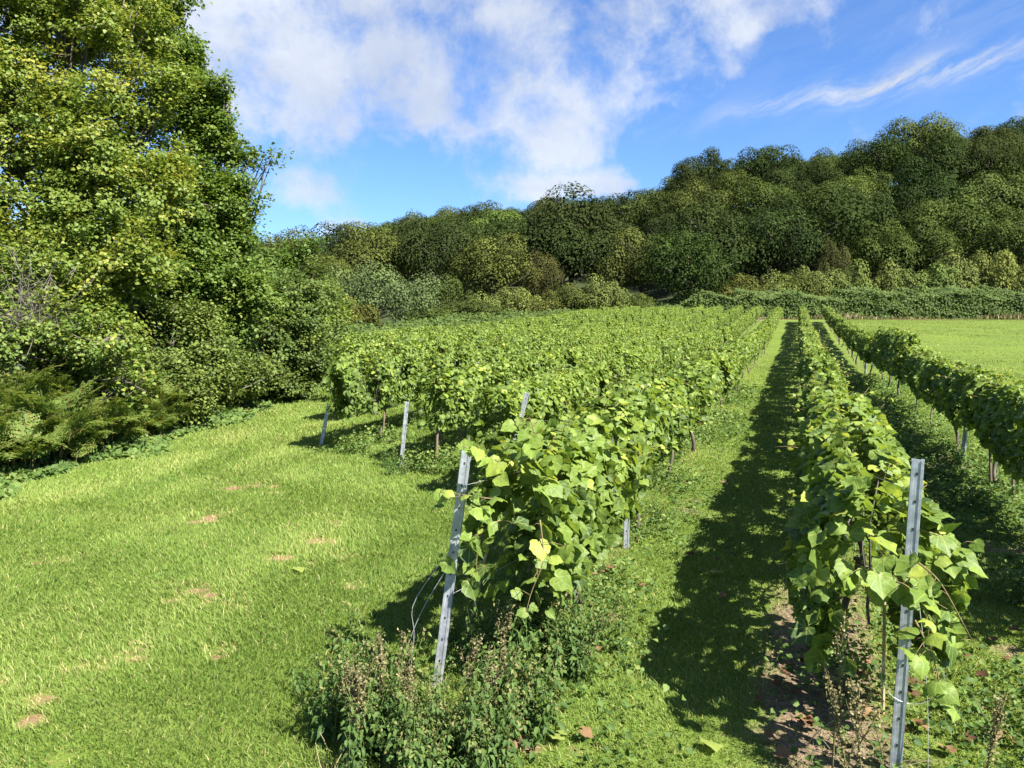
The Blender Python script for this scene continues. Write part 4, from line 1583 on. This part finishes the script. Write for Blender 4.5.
def dock(name, label, base, H, seed, lean=(0, 0)):
    """a dry brown seed stalk: stem, side branches and clustered husks"""
    g = np.random.default_rng(seed)
    base = np.asarray(base, float)
    root = thing(name, label, 'dry plant', base, group='dry seed stalks')
    mb = MB()
    tt_ = np.linspace(0, 1, 9)
    pts = np.stack([lean[0] * tt_ ** 1.4, lean[1] * tt_ ** 1.4, H * tt_], 1)
    pts[0, 2] = -0.02
    mb.tube(pts, np.linspace(0.004, 0.0015, 9), 5)
    Ps = []
    for k in range(200):
        q = 0.25 + 0.75 * g.random()
        c = np.array([np.interp(q, tt_, pts[:, j]) for j in range(3)])
        Ps.append(c + np.array([g.normal(0, .010), g.normal(0, .010), g.normal(0, .012)]) * (1.25 - 0.6 * q))
    for k in range(5):
        q = g.uniform(0.4, 0.75)
        c = np.array([np.interp(q, tt_, pts[:, j]) for j in range(3)])
        e = c + np.array([g.normal(0, .03), g.normal(0, .03), 0.14])
        mb.tube([c, (c + e) / 2, e], [0.002, 0.0016, 0.001], 4)
        for _ in range(34):
            f = g.random()
            Ps.append(c * (1 - f) + e * f + g.normal(0, .009, 3))
    P = np.array(Ps)
    n = len(P)
    me = arrays_mesh('husks', *leaves(OVAL_T, P, g.normal(0, 1, (n, 3)), g.normal(0, 1, (n, 3)) + np.array([0, 0, -.3]), g.uniform(0.006, 0.013, n), 0.35 + 0.5 * g.random(n)))
    mb.build('stem', M['dry'], root, smooth=True)
    link_mesh('husks', me, M['dry'], root)


dock('dry_seed_stalk', 'tall brown seed stalk before the shaded vines left of the bright post', gp(832, 775), 0.62, 1, (0.02, 0))
dock('dry_seed_stalk', 'shorter brown stalk nearest the foot of the bright post', gp(862, 800), 0.42, 2, (-0.05, 0))
dock('dry_seed_stalk', 'dry stalk tipping left over the bare soil', gp(848, 790), 0.36, 3, (-0.08, 0.02))
dock('dry_seed_stalk', 'dry brown stalk right of the bright punched post', gp(985, 790), 0.34, 4, (0.03, 0))
dock('dry_seed_stalk', 'brown seed stalk standing highest left of the tilted post', gp(380, 745), 0.42, 5, (0.0, 0.02))
dock('dry_seed_stalk', 'brown seed stalk at the grass edge of the nettle clump', gp(358, 752), 0.36, 6, (-0.04, 0))
dock('dry_seed_stalk', 'thin brown stalk between the nettles below the tilted post', gp(405, 760), 0.38, 7, (0.03, 0))
dock('dry_seed_stalk', 'brown stalk amid nettles right of the tilted post', gp(490, 735), 0.30, 8, (0.02, 0))
dock('dry_seed_stalk', 'slight dry stalk at the right side of the nettle clump', gp(500, 720), 0.26, 9, (0.03, 0))

g = np.random.default_rng(91)
for k in range(7):
    px, py = (g.uniform(335, 420), g.uniform(705, 775)) if k < 4 else (g.uniform(455, 560), g.uniform(670, 765))
    where = 'on the grass side of the tilted post' if k < 4 else 'between the tilted post and the alley'
    o = 'thin brown seed stalk among the nettles ' + where
    dock('dry_seed_stalk', o, gp(px, py), g.uniform(0.26, 0.42), 40 + k, (g.normal(0, .05), g.normal(0, .03)))


def straws(name, label, base, n, H, seed):
    g = np.random.default_rng(seed)
    mb = MB()
    for k in range(n):
        b = np.asarray(base) + np.array([g.normal(0, .06), g.normal(0, .06), -0.01])
        e = np.array([g.normal(0, .09), g.normal(0, .05), H * g.uniform(0.6, 1.1)])
        tt_ = np.linspace(0, 1, 5)
        pts = b + np.outer(tt_, e) + np.outer(tt_ ** 2, (g.normal(0, .05), g.normal(0, .05), -0.04))
        mb.tube(pts, np.linspace(0.002, 0.001, 5), 4, tint=g.uniform(0.7, 1.0))
    place(mb, name, M['dry'], label, 'dry grass', base, 'tufts of dead grass stems')


straws('dead_grass_tuft', 'tuft of pale dead grass stems at the outer edge of the nettles', gp(330, 780), 12, 0.16, 1)
straws('dead_grass_tuft', 'dead pale stems on the bare soil left of the bright post', gp(838, 760), 9, 0.24, 2)
straws('dead_grass_tuft', 'dead pale stems at the foot of the bright post', gp(880, 770), 10, 0.22, 3)


# ------------------------------------------------------------------ fallen leaves
def build_fallen():
    meshes = []
    for s in range(5):
        g = np.random.default_rng(500 + s)
        v = VINE_T.v.copy()
        v[:, 1] -= 0.36
        v[:, 2] = 0.10 + 0.9 * (v[:, 0] * math.cos(s) + v[:, 1] * math.sin(s)) ** 2 - 0.1 * np.abs(v[:, 0]) + g.normal(0, .03, len(v))
        me = arrays_mesh('fallen_leaf', v, VINE_T.loops, VINE_T.sizes, np.full(len(VINE_T.f), 0.1 + 0.2 * s))
        me.materials.append(M['deadleaf'])
        meshes.append(me)
    gr = arrays_mesh('fallen_leaf', VINE_T.v - np.array([0, 0.36, -0.1]), VINE_T.loops, VINE_T.sizes, np.full(len(VINE_T.f), 0.85))
    gr.materials.append(M['vine'])
    g = np.random.default_rng(44)
    brown = [(700, 572), (718, 562), (612, 572), (722, 600), (600, 576), (792, 672), (800, 668), (760, 705), (585, 742), (852, 690), (905, 640), (965, 662), (958, 603), (980, 605), (945, 756), (912, 700), (915, 690), (1005, 665), (870, 700), (900, 735), (995, 575), (795, 698), (770, 745), (598, 655), (590, 660),
             (690, 558), (780, 690), (838, 655), (640, 590), (1010, 560), (970, 745)]
    for k in range(34):
        brown.append((g.uniform(900, 1020), g.uniform(545, 765)) if k < 18 else (g.uniform(760, 870), g.uniform(640, 765)))
    for i, (px, py) in enumerate(brown):
        o = bpy.data.objects.new('fallen_leaf', meshes[i % 5])
        COL.objects.link(o)
        p = gp(px, py)
        o.location = (p[0], p[1], p[2] + 0.03)
        o.rotation_euler = (g.normal(0, .25), g.normal(0, .25), g.random() * 6)
        o.scale = (g.uniform(0.035, 0.062),) * 3
        where = 'under the bright punched post row' if px > 740 else 'in the grass alley beside the tilted-post row'
        if px > 895:
            where = 'on the shaded grass right of the bright post'
        tag(o, 'curled dry brown vine leaf fallen ' + where, 'leaf', 'fallen brown leaves ' + where)
    green = [(712, 752, 'fresh yellow-green leaf fallen at the bottom of the grass alley'), (574, 655, 'pale leaf lying on the dry patch by the nettles'), (555, 742, 'large pale dull leaf lying right of the nettle clump'),
             (300, 574, 'pale leaf lying by the dry patches of the mown track'), (716, 575, 'grey-green leaf lying in the shadow of the alley')]
    for px, py, lab in green:
        o = bpy.data.objects.new('fallen_leaf', gr)
        COL.objects.link(o)
        p = gp(px, py)
        o.location = (p[0], p[1], p[2] + 0.03)
        o.rotation_euler = (g.normal(0, .2), g.normal(0, .2), g.random() * 6)
        o.scale = (0.085,) * 3
        tag(o, lab, 'leaf', 'fallen green leaves')


build_fallen()

# ------------------------------------------------------------------ hedge at the far edge, shrubs, the wood


def build_hedge():
    g = np.random.default_rng(23)
    n = 90000
    u = 4 + 60 * g.random(n)
    t_ = g.random(n)
    dep = g.random(n)
    hh = (1.75 + 0.75 * (vnoise(u * 0.8, 0 * u, 6, 4) - 0.5) * 2) * (0.55 * smoothstep(4, 6, u) + 0.45 * smoothstep(11, 15, u))
    up = g.random(n)
    front = up < 0.55
    z = np.where(front, hh * g.random(n), hh * (0.85 + 0.25 * vnoise(u * 1.5, dep * 3, 4, 2)) + 0.5 * dep)
    dv = 57.6 + np.where(front, 0.5 * vnoise(u * 1.2, z * 2, 12, 2) + 0.3 * (z / 2), 0.3 + 4.5 * dep) + g.normal(0, .1, n)
    x, y = u * CP - dv * SP, u * SP + dv * CP
    P = np.stack([x, y, zg(x, y) + np.maximum(z, 0.05)], 1)
    N = np.stack([g.normal(SP * .7, .5, n), g.normal(-CP * .7, .5, n), np.where(front, 0.4, 1.0)], 1)
    D = g.normal(0, 1, (n, 3)) + np.array([0, 0, -.5])
    S = 0.08 + 0.12 * g.random(n)
    tint = np.clip(-0.1 + 1.1 * vnoise(u * 0.9, z * 1.5 + dep * 4, 18, 4) + g.normal(0, .15, n), 0, 1)
    z = z + (g.random(n) < 0.06) * g.random(n) * 0.55
    me = arrays_mesh('foliage', *leaves(QUAD_T, P, N, D, S, tint * 0.8 + 0.1))
    root = thing('bramble_hedge', 'low dense bramble hedge along the far edge of the meadow', 'hedge')
    link_mesh('foliage', me, M['bramble'], root)


build_hedge()


def crown_mesh(seed, n=8000, leaf=0.035, nl=26, squat=0.75, top=0.55, low=0.05):
    """crown of a tree of height 1: many overlapping rounded masses of small leaf faces, hollow between them"""
    g = np.random.default_rng(seed)
    c = unit(g.normal(0, 1, (nl, 3))) * (g.random(nl) ** 0.4)[:, None]
    c[:, 2] = np.abs(c[:, 2]) * 1.0 - 0.35 * g.random(nl)
    C = c * np.array([0.34, 0.34, 0.40]) / squat * 0.75
    C[:, 2] = np.clip(C[:, 2] * squat + top - 0.08, low + 0.1, 0.88)
    r = (0.07 + 0.10 * g.random(nl) ** 1.6) * (1.1 - 0.35 * (C[:, 2] - 0.3))
    per = (r ** 2 / (r ** 2).sum() * n).astype(int)
    P, N, D, T_ = [], [], [], []
    for i in range(nl):
        k = per[i]
        d = unit(g.normal(0, 1, (k, 3)) + np.array([0, 0, 0.25]))
        bump = 0.8 + 0.4 * vnoise(d[:, 0] * 3 + i * 5, d[:, 1] * 3 + d[:, 2] * 3, seed + i, 2)
        rad = r[i] * bump * (1 - 0.35 * g.random(k) ** 2.5)
        P.append(C[i] + d * rad[:, None] * np.array([1.1, 1.1, 0.85]))
        N.append(d * 0.9 + np.array([0, 0, .35]) + g.normal(0, .2, (k, 3)))
        D.append(d + g.normal(0, .8, (k, 3)) + np.array([0, 0, -.3]))
        T_.append(np.full(k, g.normal(0.5, .12)) + g.normal(0, .06, k))
    P, N, D, T_ = (np.concatenate(q) for q in (P, N, D, T_))
    # drop the leaves buried deep inside other masses
    dd = np.linalg.norm((P[:, None] - C[None]) / np.array([1.1, 1.1, .85]), axis=2) / r[None]
    inside = (dd < 0.62).sum(1) > 0
    kp = (~inside | (g.random(len(P)) < 0.25)) & (P[:, 2] > low)
    P, N, D, T_ = P[kp], N[kp], D[kp], T_[kp]
    top_z = np.quantile(P[:, 2], 0.995)
    P = P / top_z
    C = C / top_z
    S = leaf * (0.6 + 0.8 * g.random(len(P)))
    return arrays_mesh('crown', *leaves(QUAD_T, P, N, D, S, np.clip(T_, 0, 1))), C


def wood_proto(name, seed, **kw):
    root = thing(name, 'x', 'tree')
    cm, C = crown_mesh(seed, **kw)
    g = np.random.default_rng(seed + 50)
    mb = MB()
    tt_ = np.linspace(0, 1, 6)
    mb.tube(np.stack([0.02 * np.sin(tt_ * 4), 0.02 * np.cos(tt_ * 3) - 0.02, -0.03 + 0.75 * tt_], 1), np.linspace(0.024, 0.006, 6), 7)
    for c in C[::2]:
        a = np.array([0, 0, min(0.6, max(0.15, c[2] - 0.2))])
        mb.tube([a, (a + c) / 2 + g.normal(0, .02, 3), c], [0.012, 0.008, 0.003], 5)
    mb.build('trunk', M['bark'], root, smooth=True)
    link_mesh('crown', cm, M['wood'], root)
    return root


def build_wood():
    g = np.random.default_rng(77)
    broad = [wood_proto('woodland_tree', 200 + s, n=16000, leaf=0.023, nl=42 + 3 * (s % 3), squat=0.62 + 0.06 * (s % 4), top=0.5 + 0.02 * (s % 3)) for s in range(8)]
    shrub = [wood_proto('field_shrub', 260 + s, n=8000, leaf=0.040, nl=30 + 4 * s, squat=0.5, top=0.42, low=0.0) for s in range(4)]
    willow = wood_proto('willow_bush', 280, n=20000, leaf=0.026, nl=60, squat=0.40, top=0.42, low=0.0)
    used = set()
    DK, MD, OL, YL, RU, GY, LG = ((0.043, 0.063, 0.019, 1), (0.073, 0.101, 0.026, 1), (0.106, 0.124, 0.033, 1), (0.15, 0.182, 0.055, 1), (0.088, 0.088, 0.034, 1), (0.135, 0.168, 0.072, 1), (0.104, 0.143, 0.037, 1))

    def put(p, u, dv, H, rot, label, col, group=None, wide=1.0, cat=None, sink=0.0):
        x, y = u * CP - dv * SP, u * SP + dv * CP
        loc = (x, y, zg1(x, y) - sink)
        c = tuple(float(np.clip(v * g.normal(1, .035), 0, 1)) for v in col[:3]) + (1,)
        sc = (H * wide * g.uniform(0.93, 1.07), H * wide * g.uniform(0.93, 1.07), H)
        if p.name not in used:
            used.add(p.name)
            r = p
            r.location, r.rotation_euler, r.scale = loc, (0, 0, rot), sc
            r['label'] = label
            r.color = c
            for ch in r.children:
                ch.color = c
            if group:
                r['group'] = group
        else:
            if 'group' in p.keys() and not group:
                r = dup(p, loc, rot, label, None, sc, c)
                if 'group' in r.keys():
                    del r['group']
            else:
                r = dup(p, loc, rot, label, group, sc, c)
        if cat:
            r['category'] = cat
        return r

    def by_px(p, px, ytop, dv, label, col, wide=1.0, cat=None, group=None, hmin=None):
        """a tree whose foot stands at distance dv and whose top reaches the row ytop of the view"""
        u = (px - 512) / FPX * dv
        x, y = u * CP - dv * SP, u * SP + dv * CP
        H = CAMH + (VY - ytop) / FPX * dv - zg1(x, y)
        sk = 0.12 * H if cat == 'shrub' else (0.14 * H if dv < 90 else 0.0)
        return put(p, u, dv, H + sk, g.random() * 6, label, col, group, wide, cat, sk)

    taken = []

    def note(px, dv, r):
        taken.append((px, dv, r))

    # trees and shrubs one can pick out
    big = [(688, 232, 61, 'round dark green tree standing forward at the corner of the meadow hedge', DK, 1.05),
           (572, 196, 82, 'broad dark oak-like tree in the middle of the wood edge', DK, 1.12),
           (910, 124, 106, 'large domed green tree rising highest on the hill skyline', LG, 1.1),
           (684, 166, 104, 'dark pointed tree where the hill skyline drops', DK, 0.8),
           (700, 153, 108, 'dark tree just inside the skyline drop', DK, 0.9),
           (640, 232, 72, 'olive green tree left of the round dark corner tree', OL, 0.9),
           (540, 252, 74, 'reddish brown tinged tree left of the broad dark tree', RU, 0.8),
           (812, 195, 84, 'tree with orange tips half way up the hill', OL, 0.9),
           (835, 190, 86, 'yellowish tree half way up the hill below the domed tree', YL, 0.85),
           (942, 205, 80, 'olive tree low on the slope at the far end of the wood', OL, 1.0),
           (985, 180, 84, 'light green tree beside the low olive tree', LG, 1.0),
           (745, 215, 76, 'dark green tree right of the round corner tree', DK, 1.0),
           (870, 225, 72, 'mid green tree behind the pale shrubs', MD, 0.9),
           (828, 240, 68, 'thin reddish tree among the pale shrubs', RU, 0.45),
           (470, 226, 86, 'dark green tree at the left part of the wood edge', DK, 1.05),
           (420, 222, 90, 'dark spreading tree above the grey-green willow', DK, 1.1),
           (335, 258, 56, 'orange tinged tree behind the rounded dark shrub', OL, 0.8),
           (1010, 205, 76, 'bright leaved tree at the edge of the view on the slope', LG, 0.9)]
    for i, (px, yt, dv, lab, col, wd) in enumerate(big):
        by_px(broad[i % 8], px, yt, dv, lab, col, wd * 0.88)
        note(px, dv, 5)
    by_px(willow, 372, 266, 40, 'wide grey-green willow bush beyond the vineyard corner', GY, 0.88, 'shrub')
    note(372, 40, 5)
    sm = [(448, 277, 50, 'mid green shrub right of the willow bush', MD, 0.9), (485, 293, 50, 'low yellow-green shrub second from the willow', YL, 1.2),
          (515, 288, 51, 'pale yellow-green shrub in the middle of the shrub line', YL, 1.1), (545, 291, 52, 'low greenish shrub below the reddish tree', OL, 1.2),
          (570, 284, 53, 'dull green shrub below the broad dark tree', OL, 1.0), (607, 276, 53, 'bright yellow-green rounded shrub standing by itself', YL, 0.85),
          (635, 294, 54, 'small yellowish shrub left of the round dark tree', OL, 1.0), (425, 300, 44, 'low green shrub at the foot of the willow bush', MD, 1.3), (465, 300, 47, 'low dark shrub along the vineyard edge', MD, 2.0), (345, 290, 34, 'leafy green shrub left of the willow bush', OL, 0.9),
          (735, 275, 62, 'olive shrub against the round dark tree', OL, 0.95), (768, 272, 63, 'pale round shrub on the hedge bank', YL, 0.9),
          (805, 268, 64, 'pale shrub in the middle of the hedge bank', YL, 0.85), (838, 262, 64, 'bright pale shrub beside the thin reddish tree', YL, 0.8), (790, 275, 63, 'small dull shrub between two pale shrubs', OL, 0.9),
          (887, 262, 64, 'tawny shrub standing alone on the hedge bank', YL, 0.75), (930, 266, 64, 'low pale shrub at the left of the bank thicket', YL, 1.0), (956, 254, 65, 'taller pale shrub of the bank thicket', YL, 0.75),
          (990, 252, 65, 'pale little tree with a bare stem on the bank', YL, 0.75), (1018, 282, 64, 'low pale shrub at the edge of the view', OL, 1.0), (915, 285, 63, 'low dark green shrub below the bank thicket', MD, 1.3), (855, 285, 63, 'low dark green shrub left of the tawny one', MD, 1.3)]
    for i, (px, yt, dv, lab, col, wd) in enumerate(sm):
        c = col
        by_px(shrub[i % 4], px, yt, dv, lab, c, wd * 0.82, 'shrub')
    # the packed wood behind them
    cells = []
    tries = 0
    while tries < 9000 and len(cells) < 270:
        tries += 1
        dv = 66 + 92 * g.random() ** 0.9
        q = -0.52 + 1.32 * g.random()
        r1, r0 = np.interp(q, _HQ, _R1), np.interp(q, _HQ, _R0)
        if dv > r1 + 12 or dv < r0 + 5:
            continue
        u = q * dv
        md = 5.6 + (dv - 66) * 0.016
        if (dv - r0) / (r1 - r0) > 0.8:
            md = 4.9
        if any((u - a) ** 2 + (dv - b) ** 2 < md * md for a, b, *_ in cells):
            continue
        if any((u - (px - 512) / FPX * b) ** 2 + (dv - b) ** 2 < (r * 0.8) ** 2 for px, b, r in taken):
            continue
        cells.append((u, dv, q, r1, r0))
    for q in np.arange(-0.5, 0.8, 0.036):            # nothing but trees stands along the ridge
        r1, r0 = np.interp(q, _HQ, _R1), np.interp(q, _HQ, _R0)
        for fr in (0.95, 1.04):
            dv = r0 + (r1 - r0) * fr + g.normal(0, 1.0)
            u = (q + (0.018 if fr > 1 else 0)) * dv
            if not any((u - a) ** 2 + (dv - b) ** 2 < 3.6 ** 2 for a, b, *_ in cells):
                cells.append((u, dv, q, r1, r0))
    for u, dv, q, r1, r0 in cells:
        t_ = (dv - r0) / (r1 - r0)
        z = g.random()
        tone, col = ('dark green', DK) if z < 0.50 else ('mid green', MD) if z < 0.82 else ('olive green', OL) if z < 0.90 else ('light green', LG) 
        side = 'low left ridge' if q < 0.17 else 'steep right hill'
        zone = 'along the skyline of' if t_ > 0.82 else 'half way up' if t_ > 0.38 else 'on the lower slope of'
        lab = '%s tree packed in the wood %s the %s' % (tone, zone, side)
        H = g.uniform(6.8, 9.8) * (0.95 if t_ > 0.8 else 1.05)
        put(broad[int(g.integers(0, 8))], u, dv, H, g.random() * 6, lab, col, '%s trees %s the %s' % (tone, zone, side), g.uniform(0.74, 0.98), sink=0.6 if t_ < 0.8 else 1.1)
    for q in np.arange(-0.45, 0.8, 0.055):
        r1, r0 = np.interp(q, _HQ, _R1), np.interp(q, _HQ, _R0)
        dv = r0 + (r1 - r0) * 0.9
        put(shrub[int(g.integers(0, 4))], q * dv, dv, 5.5, g.random() * 6, 'dark understorey shrub below the skyline trees of the wood', DK, 'understorey shrubs of the wood', 0.9, 'shrub', 0.8)
    print('wood trees', len(cells))


build_wood()
